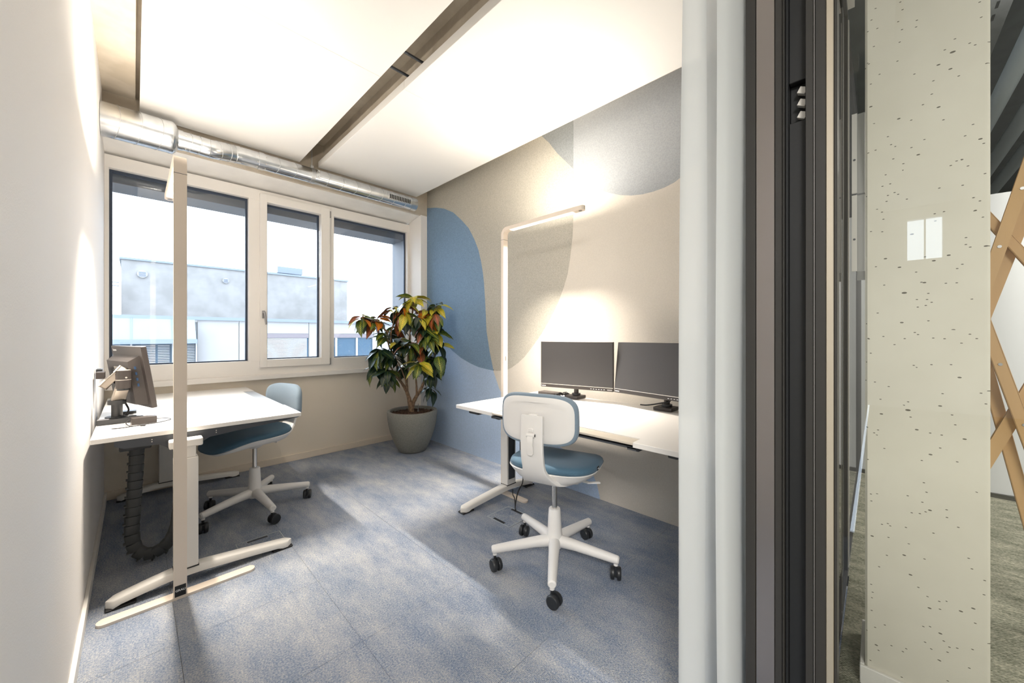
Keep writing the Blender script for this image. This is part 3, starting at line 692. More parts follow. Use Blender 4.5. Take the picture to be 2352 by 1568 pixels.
# ---------------------------------------------------------------- chairs
def chair(loc, rz, base_rz, bz, label):
    """local: faces +x"""
    t = empty('swivel_chair', label, 'office chair', loc, rz, group='blue and white swivel chairs')
    K = dict(shift=False); dz = 0.012
    # five-star base: one hub with five tapering legs
    hub = B(); hub.loft([[(r*math.cos(2*PI*k/28), r*math.sin(2*PI*k/28), z) for k in range(28)] for z, r in
                         ((0.085, 0.028), (0.088, 0.036), (0.105, 0.042), (0.14, 0.041), (0.18, 0.036), (0.28, 0.031), (0.287, 0.028), (0.288, 0.016))])
    hub.make('hub', 'plastic_white', t, smooth=True, **K)
    for i in range(5):
        a = base_rz-rz+2*PI*i/5; ca, sa = math.cos(a), math.sin(a)
        pts = [(0.02, 0.122), (0.06, 0.122), (0.11, 0.120), (0.20, 0.113), (0.30, 0.104), (0.322, 0.102), (0.328, 0.1015)]
        rad = [0.030, 0.029, 0.026, 0.0235, 0.0205, 0.0195, 0.014]
        lg = B().tube([(r*ca, r*sa, z) for r, z in pts], rad, 18)
        leg = lg.make('base_leg', 'plastic_white', t, smooth=True, **K)
        st = B(); x, y = 0.312*ca, 0.312*sa
        st.tube([(x, y, 0.094), (x, y, 0.075)], 0.011, 12)
        st.make('caster_socket', 'plastic_white', leg, smooth=True, **K)
        # twin-wheel caster, trailing in its own direction
        ct = a+(-0.25, 0.7, 0.35, -0.5, 0.2)[i]+PI/2; u = Vector((math.cos(ct), math.sin(ct), 0)); v = Vector((-u.y, u.x, 0))
        cc = Vector((x, y, 0.0305))+u*0.012
        wh = B()
        for s in (-1, 1):
            prof = ((0.006, 0.020), (0.0065, 0.029), (0.009, 0.0303), (0.020, 0.0303), (0.0245, 0.027), (0.026, 0.018), (0.026, 0.004))
            wh.loft([[cc+v*s*o_+(u*math.cos(2*PI*k/24)+Vector((0, 0, 1))*math.sin(2*PI*k/24))*r for k in range(24)] for o_, r in prof])
        wh.make('caster_wheels', 'plastic_black', leg, smooth=True, **K)
        B().tube([(x, y, 0.078), (x, y, 0.052)], 0.007, 10).obox(cc+Vector((0, 0, 0.006)), (0.005, 0.016, 0.016), Matrix((v, u, Vector((0, 0, 1)))).transposed(), 0.002).make('caster_fork', 'plastic_black', leg, **K)
    B().tube([(0, 0, 0.28), (0, 0, 0.42+dz)], 0.0135, 20).make('gas_lift', 'chrome', t, smooth=True, **K)
    B().loft([[(r*math.cos(2*PI*k/24), r*math.sin(2*PI*k/24), z+dz) for k in range(24)] for z, r in ((0.408, 0.018), (0.409, 0.030), (0.418, 0.042), (0.440, 0.062), (0.452, 0.07))]).make('swivel_housing', 'plastic_white', t, smooth=True, **K)
    # seat shell: shallow dish
    def srim(a, b_, z0, n=2.7, kz=0.0, cx=0.050):
        out = []
        for x, y in sup(a*1.10, b_*1.06, n, 48):
            z = z0
            fx = x/0.22/1.10
            z += -0.105*max(0, fx-0.20)**2 + 0.012*max(0, -fx)**2
            out.append((x+cx, y*(1.0-0.05*fx), z))
        return out
    zs = 0.455+dz
    sh = B(); sh.loft([srim(0.060, 0.065, zs-0.018, 2.2, cx=0.0), srim(0.11, 0.115, zs-0.008, 2.3, cx=0.0), srim(0.165, 0.165, zs+0.008, cx=0.008), srim(0.200, 0.198, zs+0.028, cx=0.038), srim(0.216, 0.214, zs+0.050, cx=0.042),
                       srim(0.214, 0.212, zs+0.053, cx=0.042), srim(0.18, 0.18, zs+0.048, cx=0.042)])
    sh.make('seat_shell', 'plastic_white', t, smooth=60, **K)
    # cushion
    cu = B(); cu.loft([srim(0.205, 0.203, zs+0.046), srim(0.213, 0.212, zs+0.052), srim(0.216, 0.214, zs+0.063), srim(0.213, 0.211, zs+0.074), srim(0.203, 0.201, zs+0.082), srim(0.185, 0.183, zs+0.086), srim(0.14, 0.14, zs+0.086), srim(0.08, 0.08, zs+0.083), srim(0.03, 0.03, zs+0.082)])
    seat = cu.make('seat_cushion', 'seat_blue', t, smooth=60, **K)
    pipe = srim(0.2165, 0.2145, zs+0.060); B().tube([Vector(p) for p in pipe]+[Vector(pipe[0])], 0.0016, 6, cap=False).make('seam_piping', 'seat_blue', seat, smooth=True, **K)
    # spine: one piece sweeping from under the seat up to the backrest
    path = smooth_path([(-0.06, 0, zs+0.000), (-0.13, 0, zs+0.006), (-0.185, 0, zs+0.026), (-0.232, 0, zs+0.072), (-0.258, 0, zs+0.135), (-0.268, 0, zs+0.20), (-0.268, 0, zs+0.27), (-0.264, 0, zs+0.345)], 5)
    nP = len(path)
    rings = []
    for i, p in enumerate(path):
        f = i/(nP-1)
        tt = (path[min(i+1, nP-1)]-path[max(i-1, 0)]).normalized(); nn = Vector((-tt.z, 0, tt.x))
        hw = 0.150-0.098*min(1, f/0.50)**0.7 if f < 0.5 else 0.052+0.002*(f-0.5)*2
        hw += 0.004*math.sin(f*PI)
        th = 0.010 if f > 0.3 else 0.012
        rr = [(hw*c_, th*s_) for c_, s_ in sup(1, 1, 7, 24)]
        rings.append([p+Vector((0, 1, 0))*a_+nn*b_*1.0 for a_, b_ in rr])
    tip = rings[-1]; ctr = path[-1]
    rings.append([ctr+(q-ctr)*0.94+Vector((0, 0, 0.005)) for q in tip])
    sp = B().loft(rings).make('spine', 'plastic_white', t, smooth=40, **K)
    B().box(-0.262, -0.240, -0.022, 0.022, zs+0.30, zs+0.354, 0.004).make('spine_slider', 'plastic_white', sp, **K)
    lv = B().tube([(-0.280, -0.020, zs+0.262), (-0.280, 0.020, zs+0.262)], 0.010, 14)
    lrings = []
    for x, z, hw in ((-0.281, 0.268, 0.013), (-0.287, 0.255, 0.014), (-0.289, 0.225, 0.014), (-0.286, 0.195, 0.015), (-0.284, 0.180, 0.014), (-0.284, 0.172, 0.008)):
        lrings.append([(x-0.004, -hw, zs+z), (x-0.004, hw, zs+z), (x+0.003, hw, zs+z), (x+0.003, -hw, zs+z)])
    lv.loft(lrings)
    lvo = lv.make('height_clip', 'plastic_white', sp, smooth=30, **K)
    B().tube([(-0.280, -0.0202, zs+0.262), (-0.280, -0.0225, zs+0.262)], 0.006, 12).make('clip_pin', 'plastic_black', lvo, **K)
    B().box(-0.283, -0.277, -0.013, 0.013, zs+0.276, zs+0.292, 0.002, 1).make('clip_seat', 'plastic_white', lvo, **K)
    # backrest: curved rounded rectangle, white rear shell and blue cushion
    zb = zs+0.325+bz; WB = 0.89
    def bring(a, b_, x0, n=4.0, curve=0.85):
        return [(x0+0.006+curve*y*y-0.10*(z/0.115)*0.03, y, zb+z) for y, z in sup(a*WB, b_, n, 56)]
    bk = B(); bk.loft([bring(0.17, 0.08, -0.250), bring(0.204, 0.103, -0.2495), bring(0.2075, 0.1065, -0.247), bring(0.2075, 0.1065, -0.243)])
    back = bk.make('back_shell', 'plastic_white', t, smooth=40, **K)
    bc = B(); bc.loft([bring(0.200, 0.100, -0.246), bring(0.214, 0.113, -0.2465), bring(0.2205, 0.1185, -0.240), bring(0.2225, 0.1205, -0.230), bring(0.220, 0.118, -0.218), bring(0.210, 0.109, -0.209), bring(0.19, 0.09, -0.204), bring(0.13, 0.06, -0.201), bring(0.05, 0.03, -0.200)])
    bc.make('back_cushion', 'back_blue', t, smooth=60, **K)
    # tilt lever under the seat
    B().tube(smooth_path([(0.05, -0.07, zs-0.02), (0.06, -0.11, zs-0.03), (0.075, -0.13, zs-0.043), (0.09, -0.15, zs-0.050)], 4), 0.007, 10).obox((0.105, -0.175, zs-0.052), (0.010, 0.035, 0.0035), Matrix.Rotation(0.55, 3, 'Z'), 0.003).make('seat_lever', 'plastic_white', t, smooth=40, **K)
    # black tag sewn on the cushion's edge
    rim = srim(0.217, 0.215, zs+0.066); i = 35
    p = Vector(rim[i]); q = Vector(rim[i+1]); d = (q-p).normalized(); nrm = Vector((d.y, -d.x, 0)).normalized(); ang_ = math.atan2(d.y, d.x)
    tg = B().obox(p+nrm*0.0012, (0.012, 0.0012, 0.0085), Matrix.Rotation(ang_, 3, 'Z')).make('fabric_tag', 'black_deep', seat, 'small black woven tag', **K)
    text('lettering', 'vitra.', 0.0095, 'print_white', tg, p+nrm*0.0028, (PI/2, 0, ang_))
    return t
chair((1.532, 1.197, 0), math.radians(15.5), 0.0, 0.0, 'blue and white swivel chair at the right desk, its back to the viewer')
chair((0.575, 3.018, 0), math.radians(197), math.radians(-12), -0.08, 'blue and white swivel chair tucked in at the left desk')

# ---------------------------------------------------------------- monitors
def monitor(loc, rz, tilt, label, W=0.54, Ht=0.325):
    """local: screen faces -y, centre of the panel at origin"""
    t = empty('monitor', label, 'monitor', loc, 0)
    t.rotation_euler = (tilt, 0, rz)
    K = dict(shift=False)
    B().box(-W/2, W/2, -0.004, 0.018, -Ht/2, Ht/2, 0.002, 1).make('casing', 'monitor_grey', t, **K)
    B().box(-W/2+0.004, W/2-0.004, -0.0052, -0.0035, -Ht/2+0.026, Ht/2-0.004).make('screen', 'screen', t, **K)
    B().box(-W/2+0.001, W/2-0.001, -0.0060, -0.0035, -Ht/2+0.0225, -Ht/2+0.0255).make('chrome_strip', 'metal_bright', t, **K)
    text('lettering', 'Lenovo', 0.0115, 'print_white', t, (-W/2+0.024, -0.0048, -Ht/2+0.0105), (PI/2, 0, 0), bold=0.0002)
    bt = B()
    for i in range(6): bt.box(W/2-0.155+i*0.018, W/2-0.146+i*0.018, -0.0052, -0.0038, -Ht/2+0.009, -Ht/2+0.0115)
    bt.make('control_marks', 'print_white', t, kind='stuff', **K)
    B().box(W/2-0.040, W/2-0.008, -0.0052, -0.0038, -Ht/2+0.007, -Ht/2+0.014).make('model_plate', 'metal_mid', t, **K)
    # rear housing with chamfered sides
    hb = B(); y0, y1 = 0.018, 0.060
    a, c = (-W*0.41, W*0.41, -0.145, 0.115), (-W*0.36, W*0.36, -0.135, 0.090)
    hb.loft([[(a[0], y0, a[2]), (a[1], y0, a[2]), (a[1], y0, a[3]), (a[0], y0, a[3])], [(c[0], y1, c[2]), (c[1], y1, c[2]), (c[1], y1, c[3]), (c[0], y1, c[3])]])
    hs = hb.make('rear_housing', 'monitor_grey', t, **K)
    for i in range(4):
        z = 0.055-i*0.030
        B().box(-W*0.388-0.002, -W*0.388+0.004, 0.036, 0.043, z-0.0075, z+0.0075).make('usb_port', 'port_blue', hs, **K)
    B().box(-0.055, 0.055, y1, y1+0.0015, -0.055, 0.06).make('mounting_recess', 'metal_bright', hs, **K)
    B().box(-0.05, 0.05, y1, y1+0.009, -0.045, 0.045, 0.002, 1).make('mounting_plate', 'plastic_black', hs, **K)
    text('lettering', 'Lenovo', 0.018, 'print_white', t, (W/2-0.05, 0.0186, Ht/2-0.022), (PI/2, 0, PI), bold=0.0003)
    return t
def place_mon(pa, pb, zc, tilt, label, W):
    c = ((pa[0]+pb[0])/2, (pa[1]+pb[1])/2, zc); ang = math.atan2(pb[1]-pa[1], pb[0]-pa[0])
    return monitor(c, ang, tilt, label, W)
mA = place_mon((2.07, 1.74), (2.185, 1.225), 0.977, 0.0, 'dark-screened monitor over the right desk, the one farther from the curtain', 0.528)
mB = place_mon((2.205, 1.215), (2.11, 0.69), 0.977, math.radians(-7), 'dark-screened monitor over the right desk, cut off by the curtain', 0.533)
mC = place_mon((-0.078, 3.20), (0.0, 0.0), 0, 0, 'tmp', 0.53) if False else None
# near monitor of the left desk: front looks away from the viewer
mC = monitor((0.004, 2.912, 0.965), math.atan2(2.706-3.20, 0.058+0.078)+PI, math.radians(-8), 'dark monitor seen from behind on the arm of the left desk', 0.435, 0.325)
def stand(x, y, mon, label, hz=0.86):
    t = empty('monitor_stand', label, 'monitor arm', (x, y, 0.735), group='monitor clamp stands')
    r = Matrix.Rotation(math.radians(0), 3, 'Z')
    B().box(x-0.035, x+0.075, y-0.055, y+0.055, 0.7365, 0.757, 0.003).make('base_plate', 'monitor_grey', t)
    B().tube([(x+0.035, y, 0.757), (x+0.035, y, 0.770)], 0.030, 24).make('collar', 'plastic_black', t, smooth=True)
    B().tube([(x+0.035, y, 0.770), (x+0.035, y, 0.93)], 0.0165, 20).make('pole', 'monitor_grey', t, smooth=True)
    B().box(x+0.013, x+0.057, y-0.022, y+0.022, 0.90, 0.985, 0.004).make('pole_head', 'plastic_black', t)
    return t
stand(2.195, 1.545, mA, 'clamp stand of the monitor farther from the curtain')
stand(2.215, 0.905, mB, 'clamp stand of the monitor beside the curtain')
for nm, x, y, mon in (('bracket_arm', 2.195, 1.545, 0), ('bracket_arm', 2.215, 0.905, 1)): pass
dk_ = empty('docking_station', 'flat dark docking station behind the chair on the right desk', 'docking station', (2.19, 1.76, 0.735))
B().obox((2.185, 1.755, 0.749), (0.04, 0.078, 0.0125), Matrix.Rotation(0.06, 3, 'Z'), 0.003).make('casing', 'monitor_grey', dk_)
B().obox((2.180, 1.672, 0.749), (0.030, 0.006, 0.010), Matrix.Rotation(0.06, 3, 'Z'), 0.001).make('port_panel', 'plastic_black', dk_)
cb2 = B()
random.seed(3)
for k in range(4):
    p = [(2.185+0.02*(k-1.5), 1.668, 0.748)]
    for j in range(5): p.append((2.20+random.uniform(-0.03, 0.03), 1.655-j*0.014+random.uniform(-0.008, 0.008), 0.745+random.uniform(0, 0.022)))
    cb2.tube(smooth_path(p, 5), 0.0032, 6)
tag(cb2.make('cable_bundle', 'rubber_black', smooth=True), 'small tangle of dark cables beside the docking station', 'cable')
cb3 = B().tube(smooth_path([(2.245, 1.07, 0.745), (2.24, 1.03, 0.748), (2.235, 0.98, 0.76), (2.23, 0.93, 0.775), (2.225, 0.88, 0.79), (2.215, 0.865, 0.83), (2.20, 0.87, 0.87)], 6), 0.004, 8)
tag(cb3.make('monitor_cable', 'rubber_black', smooth=True), 'black cable leading from the curtain-side monitor along the desk', 'cable')

# monitor arm of the left desk
ax_, ay_ = -0.062, 2.80
arm = empty('display_arm', 'bronze-grey jointed monitor arm clamped to the left desk', 'monitor arm', (ax_, ay_, 0.735))
B().tube([(ax_, ay_, 0.757), (ax_, ay_, 0.766)], 0.043, 28).make('clamp_disc', 'plastic_black', arm, smooth=True)
B().tube([(ax_, ay_, 0.766), (ax_, ay_, 0.835)], 0.021, 20).make('pole', 'plastic_black', arm, smooth=True)
B().tube([(ax_, ay_, 0.828), (ax_, ay_, 0.850)], 0.034, 24).make('base_joint', 'plastic_black', arm, smooth=True)
j1 = Vector((ax_+0.004, ay_-0.01, 0.85)); j2 = Vector((ax_+0.022, ay_-0.06, 0.925))
d_ = (j2-j1); ln = d_.length; d_.normalize(); yv = Vector((0.9, 0.3, 0)); yv = (yv-d_*yv.dot(d_)).normalized(); xv = yv.cross(d_)
B().obox((j1+j2)/2, (0.012, 0.026, ln/2+0.012), Matrix((xv, yv, d_)).transposed(), 0.006).make('lower_link', 'arm_bronze', arm, smooth=30)
jx, jy = ax_+0.024, ay_-0.075
B().tube([(jx, jy, 0.915), (jx, jy, 1.005)], 0.0285, 28).make('joint_cylinder', 'monitor_grey', arm, smooth=True)
B().tube([(jx, jy, 0.957), (jx, jy, 0.9595)], 0.0289, 28).make('joint_ring', 'metal_bright', arm)
B().tube([(jx, jy, 1.005), (jx, jy, 1.007)], 0.026, 28).make('joint_cap', 'metal_bright', arm)
B().tube([(jx+0.010, jy-0.0265, 0.970), (jx+0.0105, jy-0.0300, 0.970)], 0.004, 10).make('screw', 'metal_bright', arm)
B().tube([(jx, jy, 0.905), (jx, jy, 0.915)], 0.024, 24).make('joint_foot', 'plastic_black', arm)
ua, ub = Vector((jx-0.012, jy+0.012, 1.00)), Vector((-0.100, 2.815, 0.935))
d_ = (ub-ua); ln = d_.length; d_.normalize(); yv = Vector((0.2, 0.9, 0.3)); yv = (yv-d_*yv.dot(d_)).normalized(); xv = yv.cross(d_)
B().obox((ua+ub)/2, (0.014, 0.022, ln/2+0.006), Matrix((xv, yv, d_)).transposed(), 0.005).make('upper_link', 'arm_bronze', arm, smooth=30)
B().tube([(jx+0.02, jy+0.03, 0.985), (-0.046, 2.875, 0.985)], 0.018, 16).make('head_joint', 'plastic_black', arm, smooth=True)
B().box(-0.140, -0.108, 2.89, 2.97, 0.955, 0.990, 0.003).make('second_head', 'monitor_grey', arm)
B().box(-0.144, -0.122, 2.99, 3.07, 0.965, 1.000, 0.003).make('second_head', 'plastic_black', arm)
cbl = B()
for k in range(4):
    r = 0.036+0.006*k
    pts = [(-0.066+0.002*k+r*math.cos(a)*0.55, 2.79+0.010*k, 0.905+r*math.sin(a)) for a in [x*0.35-1.9 for x in range(12)]]
    cbl.tube(smooth_path(pts, 2), 0.0038, 7)
cbl.tube(smooth_path([(-0.05, 2.83, 0.87), (-0.03, 2.83, 0.82), (-0.02, 2.82, 0.79), (-0.03, 2.86, 0.765), (-0.04, 2.92, 0.742)], 5), 0.004, 8)
tag(cbl.make('cable_loop', 'rubber_black', smooth=True), 'coiled black cables hanging behind the left monitor', 'cable')
hub_ = empty('desk_power_hub', 'long black power hub lying across the left desk by the wall', 'power hub', (-0.06, 2.74, 0.735))
B().box(-0.130, 0.035, 2.735, 2.775, 0.736, 0.762, 0.003).make('casing', 'plastic_black', hub_)
B().box(-0.128, -0.088, 2.738, 2.772, 0.7615, 0.763).make('glossy_cover', 'black_gloss', hub_)
B().box(-0.02, 0.01, 2.730, 2.775, 0.736, 0.766, 0.002).make('plug', 'plastic_black', hub_)
psu = B().obox((0.035, 2.665, 0.753), (0.046, 0.026, 0.0165), Matrix.Rotation(0.10, 3, 'Z'), 0.002)
tag(psu.make('power_adapter', 'monitor_grey'), 'dark box-shaped power adapter on the near corner of the left desk', 'power adapter')
lc = B().tube(smooth_path([(-0.075, 2.60, 0.7375), (-0.04, 2.59, 0.7375), (-0.005, 2.60, 0.7375), (0.03, 2.61, 0.738), (0.09, 2.625, 0.738), (0.135, 2.665, 0.739), (0.125, 2.705, 0.741), (0.08, 2.715, 0.745), (0.03, 2.712, 0.752), (-0.012, 2.70, 0.755), (-0.028, 2.65, 0.748), (-0.012, 2.60, 0.739), (0.022, 2.585, 0.740)], 6), 0.0024, 8)
lc.tube([(0.022, 2.585, 0.7405), (0.040, 2.580, 0.7405)], 0.0050, 10)
tag(lc.make('adapter_cable', 'rubber_black', smooth=True), 'thin dark cable looped around the adapter on the left desk', 'cable')
ll = B().obox((-0.075, 2.52, 0.7358), (0.03, 0.011, 0.0003), Matrix.Rotation(0.1, 3, 'Z'))
tag(ll.make('sticker', 'print_white'), 'faint white sticker on the near corner of the left desk', 'sticker')
dk3 = B().box(-0.055, 0.01, 3.03, 3.09, 0.7365, 0.752, 0.002)
tag(dk3.make('laptop_dock', 'plastic_black'), 'small black dock under the left monitor', 'docking station')

# ---------------------------------------------------------------- croton plant
px_, py_ = 2.019, 3.43
pot = empty('plant_pot', 'round grey stone planter in the corner between window and felt wall', 'planter', (px_, py_, 0))
prof = [(0.0, 0.125), (0.004, 0.135), (0.02, 0.145), (0.06, 0.165), (0.12, 0.192), (0.20, 0.220), (0.28, 0.239), (0.36, 0.249), (0.405, 0.251), (0.412, 0.249), (0.415, 0.243), (0.415, 0.222), (0.410, 0.217), (0.36, 0.215), (0.30, 0.20)]
B().loft([[(px_+r*math.cos(2*PI*k/56), py_+r*math.sin(2*PI*k/56), z) for k in range(56)] for z, r in prof]).make('pot', 'pot_stone', pot, smooth=True)
sl = B(); rings = []
random.seed(5)
for j, r in enumerate((0.2155, 0.18, 0.14, 0.10, 0.06, 0.02)):
    rings.append([(px_+r*math.cos(2*PI*k/40), py_+r*math.sin(2*PI*k/40), 0.385+0.012*(1-r/0.2155)+(random.uniform(-0.004, 0.006) if j else 0)) for k in range(40)])
sl.loft(rings, cap=False)
sl.bm.faces.new([v for v in sl.bm.verts[-40:]]) if False else None
soil = sl.make('soil', 'soil', pot, smooth=True); soil['kind'] = 'stuff'
cl_ = B()
for k in range(140):
    a = random.uniform(0, 2*PI); r = 0.205*math.sqrt(random.random()); s = random.uniform(0.003, 0.009)
    cl_.obox((px_+r*math.cos(a), py_+r*math.sin(a), 0.394+0.004*(1-r/0.2)), (s, s*0.8, s*0.6), Matrix.Rotation(random.uniform(0, 3), 3, (0.3, 0.4, 0.8)))
cl_.make('bark_chips', 'soil', pot, kind='stuff')
sk = B().tube([(px_+0.055, py_-0.02, 0.39), (px_+0.055, py_-0.02, 0.44)], 0.006, 10).tube([(px_+0.055, py_-0.02, 0.44), (px_+0.055, py_-0.02, 0.475)], 0.003, 8).tube([(px_+0.055, py_-0.02, 0.394), (px_+0.055, py_-0.02, 0.402)], [0.014, 0.008], 12)
tag(sk.make('water_gauge', 'metal_mid', smooth=True), 'thin clear water level gauge stuck in the soil', 'water gauge')

plant = empty('croton_plant', 'croton shrub with yellow, orange and dark green leaves in the grey planter', 'plant', (px_, py_, 0.39))
stems = [
 [(2.011, 3.435, 0.385), (2.008, 3.435, 0.46), (1.985, 3.43, 0.52), (1.957, 3.43, 0.60), (1.935, 3.45, 0.66), (1.905, 3.477, 0.72), (1.865, 3.49, 0.77)],
 [(2.015, 3.435, 0.39), (2.025, 3.43, 0.48), (2.05, 3.40, 0.56), (2.075, 3.36, 0.63), (2.085, 3.31, 0.72), (2.10, 3.27, 0.80), (2.12, 3.20, 0.93)],
 [(2.005, 3.445, 0.39), (1.995, 3.46, 0.50), (1.985, 3.48, 0.62), (1.985, 3.49, 0.74), (1.99, 3.47, 0.88), (1.97, 3.42, 1.05), (1.96, 3.36, 1.25), (1.97, 3.34, 1.45), (1.977, 3.337, 1.565)],
 [(1.905, 3.477, 0.72), (1.88, 3.49, 0.86), (1.85, 3.49, 0.97), (1.80, 3.50, 1.07), (1.775, 3.49, 1.16), (1.785, 3.50, 1.23)],
 [(1.82, 3.50, 1.05), (1.80, 3.47, 1.20), (1.82, 3.46, 1.30), (1.81, 3.44, 1.45)],
 [(1.785, 3.50, 1.21), (1.70, 3.53, 1.30), (1.60, 3.56, 1.35), (1.55, 3.558, 1.37)],
 [(1.99, 3.47, 0.88), (2.06, 3.38, 1.05), (2.12, 3.30, 1.25), (2.16, 3.23, 1.40), (2.169, 3.214, 1.49)],
 [(2.05, 3.40, 0.56), (2.03, 3.37, 0.66), (2.0, 3.33, 0.74), (1.96, 3.28, 0.86), (1.93, 3.2, 0.90)],
 [(1.905, 3.477, 0.72), (1.84, 3.47, 0.80), (1.76, 3.44, 0.92), (1.69, 3.44, 1.04)],
 [(1.865, 3.49, 0.77), (1.78, 3.50, 0.80), (1.72, 3.50, 0.86)],
 [(1.957, 3.43, 0.60), (1.93, 3.40, 0.70), (1.87, 3.39, 0.85), (1.80, 3.39, 0.98)],
 [(2.09, 3.30, 0.74), (2.12, 3.28, 0.70), (2.128, 3.26, 0.645)],
 [(2.10, 3.27, 0.80), (2.16, 3.26, 0.95), (2.21, 3.24, 1.09)],
 [(1.97, 3.42, 1.05), (1.93, 3.34, 1.10), (1.88, 3.25, 1.10)]]
R0 = [0.024, 0.022, 0.016, 0.013, 0.009, 0.009, 0.012, 0.011, 0.010, 0.009, 0.009, 0.006, 0.008, 0.008]
for pts, r0 in zip(stems, R0):
    pp = smooth_path(pts, 4); n = len(pp)
    B().tube(pp, [r0*(1-0.55*i/(n-1))*(1+0.08*math.sin(i*2.3)) for i in range(n)], 10).make('stem', 'bark', plant, smooth=True)

def leaf_mesh(name, m, droop, fold, wmax, tipw):
    bm = bmesh.new(); uvl = bm.loops.layers.uv.new('UVMap')
    NL, NW = 10, 4; grid = []
    for i in range(NL+1):
        t = i/NL
        wd = wmax*(math.sin(PI*min(1, t**0.80))**0.85)*(1-0.10*t)+0.0015
        if t > 0.85: wd *= (1-(t-0.85)/0.15*tipw)
        ang = droop*t
        x = t*(1-0.18*droop*t); z = -0.5*droop*t*t
        row = []
        for j in range(NW+1):
            s = (j/NW-0.5)*2
            row.append(bm.verts.new((x, s*wd, z+abs(s)*wd*fold+0.010*math.sin(t*17)*abs(s))))
        grid.append(row)
    for i in range(NL):
        for j in range(NW):
            f = bm.faces.new((grid[i][j], grid[i+1][j], grid[i+1][j+1], grid[i][j+1])); f.smooth = True
            for lp, (a, c) in zip(f.loops, ((i, j), (i+1, j), (i+1, j+1), (i, j+1))):
                lp[uvl].uv = (c/NW, a/NL)
    # petiole
    me = bpy.data.meshes.new(name); bm.to_mesh(me); bm.free(); me.materials.append(M[m]); return me
LM = {}
for m in ('leaf_yellow', 'leaf_green', 'leaf_dark', 'leaf_orange', 'leaf_red'):
    LM[m] = [leaf_mesh('leaf', m, dr, 0.22, wm, 0.6) for dr, wm in ((0.35, 0.23), (0.7, 0.21), (1.05, 0.20))]
# whorls: position, leaf kinds, number, size
Wh = [((1.977, 3.337, 1.575), 'yyyyg', 9, 0.175, 0.35), ((1.808, 3.438, 1.466), 'ydrgd', 7, 0.15, 0.1), ((2.169, 3.214, 1.496), 'dygyd', 8, 0.15, 0.3),
      ((1.549, 3.558, 1.37), 'yorgrgd', 11, 0.15, 0.0), ((1.725, 3.594, 1.375), 'oyrgr', 9, 0.15, 0.1), ((1.864, 3.309, 1.41), 'yorgd', 9, 0.165, -0.3),
      ((1.944, 3.185, 1.38), 'rdyrd', 8, 0.15, -0.5), ((2.097, 3.145, 1.40), 'ordyg', 9, 0.15, -0.4), ((1.91, 3.549, 1.284), 'rdgd', 8, 0.14, -0.3),
      ((2.046, 3.168, 1.20), 'gdgyd', 10, 0.165, -0.1), ((2.213, 3.24, 1.12), 'gydd', 8, 0.15, 0.0), ((1.777, 3.541, 1.206), 'ggdd', 8, 0.15, 0.1),
      ((1.667, 3.438, 1.058), 'dddg', 10, 0.16, -0.2), ((1.79, 3.386, 1.005), 'ddg', 8, 0.14, -0.2), ((1.702, 3.546, 0.89), 'ddg', 9, 0.15, -0.1),
      ((1.868, 3.234, 1.12), 'gdrd', 9, 0.15, 0.0), ((1.987, 3.256, 1.074), 'drdg', 8, 0.15, -0.2), ((1.907, 3.124, 0.93), 'yygd', 8, 0.155, 0.0),
      ((2.118, 3.123, 0.98), 'dgdd', 9, 0.165, -0.3), ((1.721, 3.384, 0.855), 'ddg', 9, 0.14, -0.2), ((1.925, 3.461, 0.882), 'ddg', 6, 0.13, -0.2),
      ((2.1, 3.212, 0.83), 'ddg', 7, 0.14, -0.4), ((1.799, 3.519, 0.78), 'dgd', 6, 0.13, -0.2), ((2.128, 3.255, 0.66), 'dd', 5, 0.13, -0.2), ((2.17, 3.30, 1.30), 'ddgr', 8, 0.16, -0.4), ((2.05, 3.32, 1.34), 'rdd', 8, 0.16, -0.4),
      ((2.07, 3.26, 1.44), 'yord', 7, 0.16, 0.0), ((1.89, 3.36, 1.49), 'yogr', 6, 0.16, 0.1), ((2.14, 3.20, 1.25), 'gydg', 7, 0.16, -0.1), ((1.65, 3.56, 1.33), 'grgd', 7, 0.15, 0.0), ((2.0, 3.20, 1.27), 'drgd', 8, 0.16, -0.2), ((1.86, 3.40, 1.16), 'gdyd', 8, 0.16, -0.1), ((2.06, 3.24, 0.98), 'dgd', 8, 0.16, -0.3)]
KEY = dict(y='leaf_yellow', g='leaf_green', d='leaf_dark', o='leaf_orange', r='leaf_red')
random.seed(23)
for (p, kinds, n, size, pitch) in Wh:
    p0 = Vector(p)-Vector((px_, py_, 0.39)); a0 = random.uniform(0, 2*PI)
    n = int(n*1.45)
    for i in range(n):
        kd = kinds[i % len(kinds)]; a = a0+i*2.4+random.uniform(-0.25, 0.25)
        me = LM[KEY[kd]][random.choice((0, 1, 1, 2))]
        pt = pitch+random.uniform(-0.35, 0.35) - 0.9*(i/n)
        sz = size*1.18*random.uniform(0.8, 1.12)
        # keep leaves clear of the felt wall and the window
        dx, dy = math.cos(a), math.sin(a)
        ex = p[0]+dx*sz; ey = p[1]+dy*sz
        if ex > 2.33: dx = -abs(dx)*0.4
        if ey > 3.88: dy = -abs(dy)
        if p[0]+dx*sz > 2.27 and p[1]+dy*sz > 3.68: dy = -abs(dy); dx = -abs(dx)
        a = math.atan2(dy, dx)
        o = bpy.data.objects.new('leaf', me); C.objects.link(o); o.parent = plant
        off = Vector((dx, dy, 0))*0.012
        o.location = p0+off+Vector((0, 0, -0.055*(i/n)))
        o.rotation_euler = (random.uniform(-0.5, 0.5), -pt*0.9, a)
        o.scale = (sz, sz*random.uniform(0.95, 1.15), sz)

